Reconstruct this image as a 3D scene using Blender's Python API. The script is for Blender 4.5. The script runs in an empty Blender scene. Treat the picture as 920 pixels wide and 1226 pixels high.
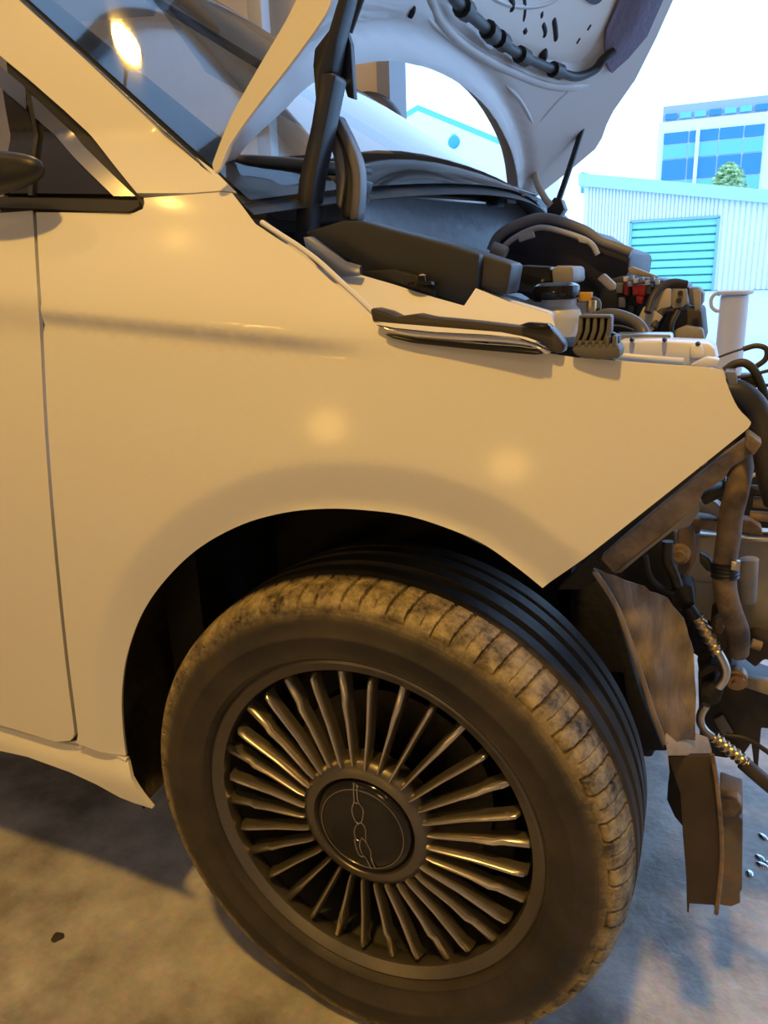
import bpy, bmesh, math, random
import numpy as np
from mathutils import Vector, Matrix
from mathutils.geometry import delaunay_2d_cdt
random.seed(7)
sc = bpy.context.scene
COL = sc.collection
D = math.pi/180

# ---------------------------------------------------------------- camera
F = 920.0
CAM = np.array([0.343, -0.677, 0.930])
YAW, PITCH, ROLL = 24*D, 17*D, 2*D
def cam_axes():
    fwd0 = np.array([-math.sin(YAW), math.cos(YAW), 0]); right0 = np.array([math.cos(YAW), math.sin(YAW), 0]); up0 = np.array([0, 0, 1.0])
    w = fwd0*math.cos(PITCH)-up0*math.sin(PITCH); up = up0*math.cos(PITCH)+fwd0*math.sin(PITCH)
    return right0*math.cos(ROLL)-up*math.sin(ROLL), up*math.cos(ROLL)+right0*math.sin(ROLL), w
RX, UY, WZ = cam_axes()
cd = bpy.data.cameras.new('camera'); cd.sensor_fit = 'HORIZONTAL'; cd.sensor_width = 36; cd.lens = 36*F/920
cd.clip_start = .02; cd.clip_end = 500
cam = bpy.data.objects.new('camera', cd); COL.objects.link(cam)
m = Matrix.Identity(4)
for i in range(3):
    m[i][0] = RX[i]; m[i][1] = UY[i]; m[i][2] = -WZ[i]; m[i][3] = CAM[i]
cam.matrix_world = m
sc.camera = cam

# ---------------------------------------------------------------- world, view, lights
wd = bpy.data.worlds.new('overcast_sky'); sc.world = wd; wd.use_nodes = True
bg = wd.node_tree.nodes['Background']; bg.inputs[0].default_value = (.37, .61, 1.0, 1); bg.inputs[1].default_value = 3.4
sc.view_settings.view_transform = 'Standard'; sc.view_settings.look = 'None'; sc.view_settings.gamma = 1
sc.view_settings.use_curve_mapping = False; sc.view_settings.exposure = 0.0
WARM = (1.0, .575, .115)
LAMPS = [  # location, direction, watts, radius : sodium lamps of the workshop, last two added as warm fill
    ((-2.55, -.53, 4.2), (.1, .1, -1), 8, .05),
    ((.25, -1.55, 4.2), (0, .15, -1), 104, .14),
    ((-1.90, 2.60, 4.2), (0, 0, -1), 40, .09),
    ((-3.10, -6.5, 1.52), (.3, 1, -.1), 24, .36),
    ((.04, -6.5, .92), (0, 1, -.05), 17, .32),
    ((-3.6, -4.6, 4.2), (.2, .2, -1), 24, .14),
    ((2.6, -4.6, 4.2), (-.2, .2, -1), 18, .14),
]

# ---------------------------------------------------------------- helpers
def ray(u, v):
    d = ((u-460)/F)*RX - ((v-613)/F)*UY + WZ
    return d
def at(u, v, y):
    d = ray(u, v); return Vector(CAM + d*((y-CAM[1])/d[1]))
def atx(u, v, x):
    d = ray(u, v); return Vector(CAM + d*((x-CAM[0])/d[0]))
def atz(u, v, z):
    d = ray(u, v); return Vector(CAM + d*((z-CAM[2])/d[2]))
def hit(u, v, g, t0=.3, t1=4.0, n=500):
    """first root of g(P) along the pixel's ray"""
    d = ray(u, v); prev = None; pt = t0
    for i in range(n+1):
        t = t0+(t1-t0)*i/n; val = g(CAM+d*t)
        if prev is not None and prev*val <= 0:
            a, b = pt, t
            for _ in range(30):
                c = (a+b)/2
                if g(CAM+d*a)*g(CAM+d*c) <= 0: b = c
                else: a = c
            return CAM+d*(a+b)/2
        prev = val; pt = t
    return None
def spl(pts, n=6, closed=False):
    """Catmull-Rom through points of any dimension"""
    P = [np.array(p, float) for p in pts]; out = []
    N = len(P)
    rng = range(N) if closed else range(N-1)
    for i in rng:
        p1, p2 = P[i], P[(i+1) % N]
        p0 = P[(i-1) % N] if (closed or i > 0) else 2*p1-p2
        p3 = P[(i+2) % N] if (closed or i+2 < N) else 2*p2-p1
        for k in range(n):
            t = k/n
            out.append(.5*((2*p1)+(p2-p0)*t+(2*p0-5*p1+4*p2-p3)*t*t+(-p0+3*p1-3*p2+p3)*t**3))
    if not closed: out.append(P[-1])
    return [tuple(o) for o in out]

MATS = {}
def mat(name, col, rough=.5, metal=0., coat=0., col2=None, scale=8., mix=(.4, .65), bump=0., bscale=60., spec=.5, trans=0., stretch=None, emit=None, rvar=0., detail=6, ior=1.45, crough=.04):
    if name in MATS: return MATS[name]
    M = bpy.data.materials.new(name); M.use_nodes = True; nt = M.node_tree; b = nt.nodes['Principled BSDF']
    b.inputs['Base Color'].default_value = (*col, 1); b.inputs['Roughness'].default_value = rough; b.inputs['Metallic'].default_value = metal
    b.inputs['Coat Weight'].default_value = coat; b.inputs['Coat Roughness'].default_value = crough
    b.inputs['Specular IOR Level'].default_value = spec; b.inputs['Transmission Weight'].default_value = trans; b.inputs['IOR'].default_value = ior
    tc = nt.nodes.new('ShaderNodeTexCoord'); src = tc.outputs['Object']
    if stretch:
        mp = nt.nodes.new('ShaderNodeMapping'); mp.inputs['Scale'].default_value = stretch
        nt.links.new(src, mp.inputs[0]); src = mp.outputs[0]
    if col2 is not None:
        nz = nt.nodes.new('ShaderNodeTexNoise'); nz.inputs['Scale'].default_value = scale; nz.inputs['Detail'].default_value = detail; nz.inputs['Roughness'].default_value = .65
        nt.links.new(src, nz.inputs['Vector'])
        cr = nt.nodes.new('ShaderNodeValToRGB'); cr.color_ramp.elements[0].position = mix[0]; cr.color_ramp.elements[1].position = mix[1]
        cr.color_ramp.elements[0].color = (*col, 1); cr.color_ramp.elements[1].color = (*col2, 1)
        nt.links.new(nz.outputs['Fac'], cr.inputs[0]); nt.links.new(cr.outputs[0], b.inputs['Base Color'])
        if rvar:
            mr = nt.nodes.new('ShaderNodeMapRange'); mr.inputs[3].default_value = rough-rvar; mr.inputs[4].default_value = rough+rvar
            nt.links.new(nz.outputs['Fac'], mr.inputs[0]); nt.links.new(mr.outputs[0], b.inputs['Roughness'])
    if bump:
        nb = nt.nodes.new('ShaderNodeTexNoise'); nb.inputs['Scale'].default_value = bscale; nb.inputs['Detail'].default_value = 4
        nt.links.new(src, nb.inputs['Vector'])
        bp = nt.nodes.new('ShaderNodeBump'); bp.inputs['Strength'].default_value = bump; bp.inputs['Distance'].default_value = .01
        nt.links.new(nb.outputs['Fac'], bp.inputs['Height']); nt.links.new(bp.outputs[0], b.inputs['Normal'])
    if emit:
        b.inputs['Emission Color'].default_value = (*emit[:3], 1); b.inputs['Emission Strength'].default_value = emit[3]
    MATS[name] = M; return M

paint = mat('white_car_paint', (.80, .78, .75), .38, coat=.35, spec=.5, crough=.11)
black = mat('black_plastic', (.018, .018, .02), .42, bump=.05, bscale=300)
gloss_black = mat('gloss_black_plastic', (.012, .011, .011), .12)
rubber = mat('hose_rubber', (.022, .021, .021), .5, col2=(.07, .055, .04), scale=14, mix=(.45, .7))
dusty_rubber = mat('muddy_hose_rubber', (.05, .04, .033), .6, col2=(.30, .20, .12), scale=11, mix=(.38, .62))
muddy = mat('muddy_metal', (.09, .065, .045), .65, col2=(.34, .24, .15), scale=22, mix=(.35, .65), bump=.25, bscale=50)
muddy_plastic = mat('muddy_plastic', (.10, .085, .075), .55, col2=(.30, .235, .18), scale=9, mix=(.3, .7), bump=.2, bscale=40, stretch=(6, 6, 1.2))
dark_brown = mat('dirty_dark_plastic', (.028, .022, .019), .6, col2=(.055, .04, .03), scale=10)
alu = mat('aluminium', (.62, .58, .52), .28, 1., col2=(.45, .40, .33), scale=20)
steel = mat('brushed_steel', (.50, .50, .50), .3, 1.)
grey_plastic = mat('grey_plastic', (.17, .17, .18), .45, bump=.05, bscale=200)
mid_grey = mat('dusty_and_lit_grey', (.26, .25, .24), .5, col2=(.36, .33, .29), scale=25)
tan = mat('cream_plastic', (.52, .46, .38), .5)
chrome = mat('chrome', (.85, .83, .8), .06, 1.)
rim_mat = mat('wheel_grey_alloy', (.16, .145, .13), .36, .75, col2=(.115, .10, .085), scale=9, mix=(.35, .7))
spoke_mat = mat('spoke_alloy', (.52, .47, .40), .24, .9, col2=(.40, .35, .29), scale=12)
barrel_mat = mat('wheel_barrel_black', (.010, .010, .012), .6)
tyre_mat = mat('dusty_tyre_rubber', (.018, .016, .015), .6, col2=(.075, .056, .038), scale=7, mix=(.38, .75), bump=.12, bscale=90, detail=9)
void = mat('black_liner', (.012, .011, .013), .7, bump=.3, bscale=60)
liner_mat = mat('muddy_liner', (.016, .014, .014), .6, col2=(.10, .075, .05), scale=12, bump=.4, bscale=45)
red = mat('red_relay', (.55, .035, .02), .4)
yellow = mat('amber_plastic', (.65, .34, .04), .4)
white_plastic = mat('white_plastic', (.75, .75, .77), .4)
bottle_mat = mat('translucent_bottle', (.72, .72, .70), .35, trans=.25)
insul = mat('firewall_insulation', (.19, .21, .24), .5, bump=.5, bscale=35)
hood_in = mat('hood_inner_paint', (.62, .61, .62), .38, coat=.25)
concrete = None

def box_uv(bm): pass
def link(o): COL.objects.link(o); return o
def finish(o, parent, bevel=0, solid=0, split=38, off=-1):
    for p in o.data.polygons: p.use_smooth = True
    if solid:
        md = o.modifiers.new('solid', 'SOLIDIFY'); md.thickness = solid; md.offset = off
    if bevel:
        md = o.modifiers.new('bevel', 'BEVEL'); md.width = bevel; md.segments = 2; md.limit_method = 'ANGLE'; md.angle_limit = 35*D; md.use_clamp_overlap = True
    md = o.modifiers.new('split', 'EDGE_SPLIT'); md.split_angle = split*D
    if parent is not None: set_parent(o, parent)
    return o
def world_of(o):
    v = Vector(o.location)
    while o.parent: o = o.parent; v = v+Vector(o.location)
    return v
def set_parent(o, parent):
    o.parent = parent; o.location = Vector(o.location)-world_of(parent)
def mesh_obj(name, verts, faces, material, parent=None, **kw):
    me = bpy.data.meshes.new(name); me.from_pydata([tuple(v) for v in verts], [], faces); me.update()
    me.materials.append(material)
    o = bpy.data.objects.new(name, me); link(o)
    return finish(o, parent, **kw)
def thing(name, label, cat, loc, group=None):
    o = bpy.data.objects.new(name, None); link(o); o.location = loc; o.empty_display_size = .1
    return tag(o, label, cat, group)
def tag(o, label, cat, group=None):
    o['label'] = label; o['category'] = cat
    if group: o['group'] = group
    return o
def struct(o): o['kind'] = 'structure'; return o

def recentre(o):
    """move a world-built mesh so that its origin sits at its own centre"""
    me = o.data; c = sum((v.co for v in me.vertices), Vector())/len(me.vertices)
    me.transform(Matrix.Translation(-c)); o.location = Vector(o.location)+c
    return o
def resample(poly, step):
    out = []
    for i in range(len(poly)):
        a = np.array(poly[i]); b = np.array(poly[(i+1) % len(poly)]); n = max(1, int(np.linalg.norm(b-a)/step))
        for k in range(n): out.append(tuple(a+(b-a)*k/n))
    return out
def inside(p, poly):
    x, y = p; c = False; j = len(poly)-1
    for i in range(len(poly)):
        xi, yi = poly[i]; xj, yj = poly[j]
        if (yi > y) != (yj > y) and x < (xj-xi)*(y-yi)/(yj-yi)+xi: c = not c
        j = i
    return c
def patch(name, poly, fn, material, parent=None, step=.02, solid=.004, flip=False, extra=(), **kw):
    """surface patch: 2-D outline in parameter space, fn(a,b)->xyz"""
    poly = resample(poly, step)
    arr = np.array(poly); lo, hi = arr.min(0), arr.max(0)
    pts = [Vector(p) for p in poly]; n = len(pts)
    edges = [(i, (i+1) % n) for i in range(n)]
    a = lo[0]+step/2
    row = 0
    while a < hi[0]:
        b = lo[1]+step/2+(row % 2)*step/2
        while b < hi[1]:
            if inside((a, b), poly) and np.min(np.abs(arr[:, 0]-a)+np.abs(arr[:, 1]-b)) > step*.5:
                pts.append(Vector((a, b)))
            b += step
        a += step; row += 1
    for e_ in extra:
        if inside(e_, poly) and np.min(np.abs(arr[:, 0]-e_[0])+np.abs(arr[:, 1]-e_[1])) > .003: pts.append(Vector(e_))
    vs, es, fs, *_ = delaunay_2d_cdt(pts, edges, [], 1, 1e-6)
    verts = [fn(v[0], v[1]) for v in vs]
    faces = [tuple(f) if not flip else tuple(reversed(f)) for f in fs]
    return mesh_obj(name, verts, faces, material, parent, solid=solid, **kw)
def prism(name, pts, y, thick, material, parent=None, bevel=.002, cut=None, dv=None):
    """pixel outline set on the plane y (or own depth as third value), extruded inward"""
    P = [at(p[0], p[1], p[2] if len(p) > 2 else y) for p in pts]
    dv = Vector(dv) if dv else Vector((0, thick, 0))
    n = len(P)
    area = sum((P[i].x*P[(i+1) % n].z-P[(i+1) % n].x*P[i].z) for i in range(n))
    if area < 0: P.reverse()
    verts = P+[p+dv for p in P]
    bm = bmesh.new(); bv = [bm.verts.new(v) for v in verts]
    bm.faces.new(bv[:n]); bm.faces.new(list(reversed(bv[n:])))
    for i in range(n): bm.faces.new((bv[(i+1) % n], bv[i], bv[i+n], bv[(i+1) % n+n]))
    bmesh.ops.recalc_face_normals(bm, faces=bm.faces)
    me = bpy.data.meshes.new(name); bm.to_mesh(me); bm.free(); me.materials.append(material)
    o = bpy.data.objects.new(name, me); link(o)
    return finish(o, parent, bevel=bevel, split=30)
def sweep_geo(P, radii, sides=12, flat=1.0, cap=True):
    P = [Vector(p) for p in P]; n = len(P); verts = []; faces = []
    T = [(P[min(i+1, n-1)]-P[max(i-1, 0)]).normalized() for i in range(n)]
    N = T[0].orthogonal().normalized()
    for i in range(n):
        N = (N-T[i]*N.dot(T[i])).normalized(); B = T[i].cross(N)
        for k in range(sides):
            a = 2*math.pi*k/sides
            verts.append(P[i]+(N*math.cos(a)*flat+B*math.sin(a))*radii[i])
    for i in range(n-1):
        for k in range(sides):
            a = i*sides+k; b = i*sides+(k+1) % sides
            faces.append((a, b, b+sides, a+sides))
    if cap:
        faces.append(tuple(reversed(range(sides)))); faces.append(tuple(range((n-1)*sides, n*sides)))
    return verts, faces
def tube(name, pts, r, material, parent=None, sides=12, n=8, flat=1.0, rfn=None):
    P = spl(pts, n) if len(pts) > 2 else [tuple(np.array(pts[0])+(np.array(pts[1])-np.array(pts[0]))*k/20) for k in range(21)]
    rad = [(r if rfn is None else rfn(i/(len(P)-1))) for i in range(len(P))]
    v, f = sweep_geo(P, rad, sides, flat)
    return mesh_obj(name, v, f, material, parent)
def ptube(name, pts, rpx, y, material, parent=None, **kw):
    """tube through pixels (u,v[,y]); rpx radius in pixels at that depth"""
    P = [at(p[0], p[1], p[2] if len(p) > 2 else y) for p in pts]
    dep = np.mean([(np.array(p)-CAM) @ WZ for p in P])
    rfn = kw.pop('rfn', None); k = dep/F
    return tube(name, P, rpx*k, material, parent, rfn=(lambda t: rfn(t)*k) if rfn else None, **kw)
def lathe(name, prof, material, parent=None, centre=(0, 0, 0), axis='Z', seg=64, a0=0., a1=2*math.pi, mod=None, split=38, closed=False):
    """profile of (radius, height) spun about an axis"""
    full = abs(a1-a0-2*math.pi) < 1e-6; cols = seg if full else seg+1
    verts = []; faces = []; n = len(prof)
    for i in range(cols):
        a = a0+(a1-a0)*i/seg
        for j, (r, h) in enumerate(prof):
            if mod: r, h = mod(a, j, r, h)
            if axis == 'Z': verts.append((centre[0]+r*math.cos(a), centre[1]+r*math.sin(a), centre[2]+h))
            else: verts.append((centre[0]+r*math.cos(a), centre[1]+h, centre[2]+r*math.sin(a)))
    for i in range(seg):
        i2 = (i+1) % cols
        for j in range(n-1 if not closed else n):
            j2 = (j+1) % n
            faces.append((i*n+j, i2*n+j, i2*n+j2, i*n+j2))
    o = mesh_obj(name, verts, faces, material, parent, split=split)
    bm = bmesh.new(); bm.from_mesh(o.data); bmesh.ops.remove_doubles(bm, verts=bm.verts, dist=1e-6); bmesh.ops.recalc_face_normals(bm, faces=bm.faces); bm.to_mesh(o.data); bm.free()
    return o
def box(name, lo, hi, material, parent=None, bevel=0.):
    x0, y0, z0 = lo; x1, y1, z1 = hi
    v = [(x0, y0, z0), (x1, y0, z0), (x1, y1, z0), (x0, y1, z0), (x0, y0, z1), (x1, y0, z1), (x1, y1, z1), (x0, y1, z1)]
    f = [(3, 2, 1, 0), (4, 5, 6, 7), (0, 1, 5, 4), (1, 2, 6, 5), (2, 3, 7, 6), (3, 0, 4, 7)]
    o = mesh_obj(name, v, f, material, None, bevel=bevel); recentre(o)
    if parent is not None: set_parent(o, parent)
    return o

#@@SETTING
# ---------------------------------------------------------------- workshop shell
def concrete_mat():
    M = bpy.data.materials.new('stained_concrete'); M.use_nodes = True; nt = M.node_tree; b = nt.nodes['Principled BSDF']
    tc = nt.nodes.new('ShaderNodeTexCoord')
    def noise(scale, det, rough=.6, st=None):
        n = nt.nodes.new('ShaderNodeTexNoise'); n.inputs['Scale'].default_value = scale; n.inputs['Detail'].default_value = det; n.inputs['Roughness'].default_value = rough
        if st:
            mp = nt.nodes.new('ShaderNodeMapping'); mp.inputs['Scale'].default_value = st; mp.inputs['Rotation'].default_value = (0, 0, .7)
            nt.links.new(tc.outputs['Object'], mp.inputs[0]); nt.links.new(mp.outputs[0], n.inputs['Vector'])
        else: nt.links.new(tc.outputs['Object'], n.inputs['Vector'])
        return n
    n1 = noise(5.5, 6, .6); cr = nt.nodes.new('ShaderNodeValToRGB')
    e = cr.color_ramp.elements; e[0].position = .36; e[0].color = (.24, .215, .19, 1); e[1].position = .62; e[1].color = (.66, .62, .57, 1)
    nt.links.new(n1.outputs['Fac'], cr.inputs[0])
    n2 = noise(9, 8, .7, (1, 14, 1)); cr2 = nt.nodes.new('ShaderNodeValToRGB'); cr2.color_ramp.elements[0].position = .60; cr2.color_ramp.elements[1].position = .72
    cr2.color_ramp.elements[0].color = (0, 0, 0, 1); cr2.color_ramp.elements[1].color = (.35, .35, .35, 1)
    nt.links.new(n2.outputs['Fac'], cr2.inputs[0])
    mx = nt.nodes.new('ShaderNodeMix'); mx.data_type = 'RGBA'; mx.inputs[7].default_value = (.74, .70, .64, 1)
    nt.links.new(cr2.outputs[0], mx.inputs[0]); nt.links.new(cr.outputs[0], mx.inputs[6])
    n3 = noise(60, 3); mx2 = nt.nodes.new('ShaderNodeMix'); mx2.data_type = 'RGBA'; mx2.blend_type = 'MULTIPLY'; mx2.inputs[0].default_value = .35
    nt.links.new(mx.outputs[2], mx2.inputs[6]); nt.links.new(n3.outputs['Color'], mx2.inputs[7]); nt.links.new(mx2.outputs[2], b.inputs['Base Color'])
    b.inputs['Roughness'].default_value = .42
    bp = nt.nodes.new('ShaderNodeBump'); bp.inputs['Strength'].default_value = .15; bp.inputs['Distance'].default_value = .01
    nt.links.new(n3.outputs['Fac'], bp.inputs['Height']); nt.links.new(bp.outputs[0], b.inputs['Normal'])
    return M
concrete = concrete_mat()
cream_wall = mat('cream_plaster', (.62, .52, .40), .8, col2=(.55, .46, .36), scale=3, bump=.05)
ceil_mat = mat('pale_ceiling_sheet', (.72, .71, .70), .7)
beam_mat = mat('grey_painted_steel', (.20, .21, .23), .5)
yard_mat = mat('pale_yard_concrete', (.50, .53, .55), .8, col2=(.60, .63, .64), scale=.6)

floor = struct(box('floor', (-9, -7, -.15), (9, 4.9, .005), concrete)); floor['label'] = 'stained grey concrete workshop floor'
YW = 4.7                                        # plane of the open street side
pL = at(455, 100, YW).x; pR = at(470, 100, YW).x
struct(box('wall_far', (-9, YW, 0), (pL, YW+.2, 5), cream_wall))
struct(box('wall_left', (-9.2, -7, 0), (-9, YW+.2, 5), cream_wall))
struct(box('wall_back', (-9, -7.2, 0), (9, -7, 5), cream_wall))
struct(box('wall_light_block', (6.3, -7, 0), (6.5, 1.2, 5), cream_wall))  # unseen wall added to keep blue sky light off the fender
cverts = []; cfaces = []
for (x0, x1, y0, y1) in ((-9.2, 6.5, -7.2, 1.8), (-9.2, 6.5, 4.2, YW+.2), (-9.2, -4.2, 1.8, 4.2), (1.2, 6.5, 1.8, 4.2)):
    i0 = len(cverts); cverts += [(x0, y0, 5), (x1, y0, 5), (x1, y1, 5), (x0, y1, 5), (x0, y0, 5.15), (x1, y0, 5.15), (x1, y1, 5.15), (x0, y1, 5.15)]
    cfaces += [tuple(i0+k for k in f) for f in ((3, 2, 1, 0), (4, 5, 6, 7), (0, 1, 5, 4), (1, 2, 6, 5), (2, 3, 7, 6), (3, 0, 4, 7))]
struct(mesh_obj('ceiling', cverts, cfaces, ceil_mat))
# roof lights: ribbed translucent sheets between the beams
skym = bpy.data.materials.new('roof_light_sheet'); skym.use_nodes = True; nt = skym.node_tree; nt.nodes.remove(nt.nodes['Principled BSDF'])
tl = nt.nodes.new('ShaderNodeBsdfTranslucent'); tl.inputs[0].default_value = (.72, .76, .80, 1); tp_ = nt.nodes.new('ShaderNodeBsdfTransparent'); tp_.inputs[0].default_value = (.5, .5, .5, 1); mx_ = nt.nodes.new('ShaderNodeMixShader'); mx_.inputs[0].default_value = .5
nt.links.new(tl.outputs[0], mx_.inputs[1]); nt.links.new(tp_.outputs[0], mx_.inputs[2]); nt.links.new(mx_.outputs[0], nt.nodes['Material Output'].inputs[0])
for k in range(6):
    x0 = -4.2+k*.9
    o = struct(box('window_%d' % (k+1), (x0+.05, 1.8, 5.04), (x0+.85, 4.2, 5.06), skym))
    o2 = struct(box('trim_%d' % (k+2), (x0-.05, 1.8, 4.95), (x0+.05, 4.2, 5.1), beam_mat))
struct(box('trim_1', (pL, YW-.05, 0), (pR, YW+.25, 5), beam_mat))
for i, y in enumerate((-4.5, -1.5, 1.5, 4.4)):
    b_ = box('roof_beam', (-9, y-.09, 4.7), (6.5, y+.09, 5), beam_mat); tag(b_, 'grey steel roof beam spanning the workshop ceiling', 'beam', 'roof beams over the workshop')
px_ = at(310, 20, 3.9)
col_ = box('steel_column', (px_.x-.05, 3.85, 0), (px_.x+.05, 3.95, 4.7), mat('pale_grey_steel', (.36, .36, .37), .5), bevel=.01)
tag(col_, 'pale grey square steel column beyond the windscreen', 'column')

# lamps
for i, (loc, dr, w, r) in enumerate(LAMPS):
    t = thing('workshop_and_fill_lamp', ['round sodium lamp hanging above the car door', 'round sodium lamp hanging before the car nose', 'round sodium lamp hanging beyond the windscreen', 'wall floodlight behind the viewer, the one nearer the car door', 'wall floodlight behind the viewer, the one nearer the car nose', 'added fill lamp hanging unseen behind the viewer on the door side', 'added fill lamp hanging unseen behind the viewer on the nose side'][i], 'lamp', loc)
    d = Vector(dr).normalized(); q = d.to_track_quat('-Z', 'Y')
    sh = lathe('lamp_shade', [(.04, .12), (.06, .11), (r*1.15, .03), (r*1.2, 0), (r*1.15, .005), (.055, .10), (.035, .11)], grey_plastic, None, seg=32)
    for o in (sh,):
        o.parent = t; o.rotation_mode = 'QUATERNION'; o.rotation_quaternion = q
    st = tube('lamp_stem', [(0, 0, .1), (0, 0, .45)], .012, beam_mat); st.parent = t
    if i in (3, 4): st.rotation_mode = 'QUATERNION'; st.rotation_quaternion = q
    ld = bpy.data.lights.new('lamp_light', 'AREA'); ld.shape = 'DISK'; ld.size = 2*r; ld.energy = w; ld.color = WARM
    lo_ = bpy.data.objects.new('lamp_light', ld); link(lo_); lo_.parent = t; lo_.rotation_mode = 'QUATERNION'; lo_.rotation_quaternion = q

# ---------------------------------------------------------------- outdoors
struct(box('yard', (-90, YW+.2, -.2), (110, 160, -.02), yard_mat)); bpy.data.objects['yard']['label'] = 'pale open yard outside the workshop'

def shed():
    Y = 33.
    wallm = mat('white_corrugated_wall', (.78, .80, .82), .7)
    root = thing('shed', 'white corrugated shed with a green roller shutter across the yard', 'shed', (at(830, 300, Y).x, Y, 0))
    x0, x1 = at(700, 300, Y).x, at(1150, 300, Y).x
    zl, zr = at(702, 222, Y).z, at(922, 243, Y).z
    sl = (zr-zl)/(at(922, 243, Y).x-x0)
    ztop = lambda x: zl+sl*(x-x0)
    sx0, sx1 = at(757, 265, Y).x, at(860, 262, Y).x; sz = at(808, 263, Y).z
    # corrugated wall in ribs, with the shutter opening left free
    verts = []; faces = []
    def strip(xa, xb, za, zb_fn, n):
        for k in range(n):
            a = xa+(xb-xa)*k/n; b = xa+(xb-xa)*(k+1)/n; m_ = (b-a)
            xs = [a, a+.6*m_, a+.7*m_, a+.9*m_, b]; ys = [0, 0, .07, .07, 0]
            for j in range(4):
                i0 = len(verts)
                verts.extend([(xs[j], Y+ys[j], za), (xs[j+1], Y+ys[j+1], za), (xs[j+1], Y+ys[j+1], zb_fn(xs[j+1])), (xs[j], Y+ys[j], zb_fn(xs[j]))])
                faces.append((i0, i0+1, i0+2, i0+3))
    strip(x0, sx0, 0, ztop, 14); strip(sx1, x1, 0, ztop, 40); strip(sx0, sx1, sz, ztop, 22)
    mesh_obj('shed_wall', verts, faces, wallm, root)
    roof = mesh_obj('shed_roof', [(x0-.3, Y-.25, ztop(x0)), (x1, Y-.25, ztop(x1)), (x1, Y-.25, ztop(x1)+.45), (x0-.3, Y-.25, ztop(x0)+.45), (x0-.3, Y+14, ztop(x0)), (x1, Y+14, ztop(x1)), (x1, Y+14, ztop(x1)+.45), (x0-.3, Y+14, ztop(x0)+.45)],
             [(0, 1, 2, 3), (3, 2, 6, 7), (0, 3, 7, 4), (4, 5, 1, 0), (1, 5, 6, 2)], mat('pale_green_fascia', (.42, .66, .64), .6), root)
    mesh_obj('shed_side_wall', [(x0, Y, 0), (x0, Y+14, 0), (x0, Y+14, ztop(x0)), (x0, Y, ztop(x0))], [(0, 1, 2, 3)], wallm, root, solid=.1)
    # roller shutter: one board for each slat
    sh_m = mat('green_shutter', (.26, .70, .66), .5)
    n = 9
    for k in range(n):
        z0, z1 = sz*k/n, sz*(k+1)/n
        v = [(sx0, Y+.12, z0+.02), (sx1, Y+.12, z0+.02), (sx1, Y+.05, z0+.05), (sx0, Y+.05, z0+.05), (sx0, Y+.05, z1-.05), (sx1, Y+.05, z1-.05), (sx1, Y+.14, z1-.01), (sx0, Y+.14, z1-.01)]
        mesh_obj('shutter_slat', v, [(0, 1, 2, 3), (3, 2, 5, 4), (4, 5, 6, 7)], sh_m, root)
    mesh_obj('shutter_backing', [(sx0, Y+.3, 0), (sx1, Y+.3, 0), (sx1, Y+.3, sz), (sx0, Y+.3, sz)], [(0, 1, 2, 3)], sh_m, root, solid=.05)
    fr = mat('shutter_frame', (.25, .45, .48), .6)
    box('shutter_frame', (sx0-.08, Y-.05, 0), (sx0+.02, Y+.1, sz), fr, root); box('shutter_frame', (sx1-.02, Y-.05, 0), (sx1+.08, Y+.1, sz), fr, root); box('shutter_frame', (sx0-.08, Y-.05, sz-.03), (sx1+.08, Y+.1, sz+.07), fr, root)
    # glazed lantern above the left corner
    lx0, lx1 = at(697, 215, Y+3).x, at(730, 215, Y+3).x; z0 = at(700, 222, Y+3).z-.3; z1 = at(697, 206, Y+3).z
    lan = mesh_obj('roof_glazing', [(lx0, Y+3, z0), (lx1, Y+3, z0), (lx1, Y+3, z1-.35), (lx0, Y+3, z1)], [(0, 1, 2, 3)], mat('sea_green_glass', (.14, .48, .50), .2), root, solid=.3)
    for k in range(6):
        x = lx0+(lx1-lx0)*k/5
        box('glazing_bar', (x-.03, Y+2.94, z0), (x+.03, Y+3.0, z1-.35*k/5), fr, lan)
shed()

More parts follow.
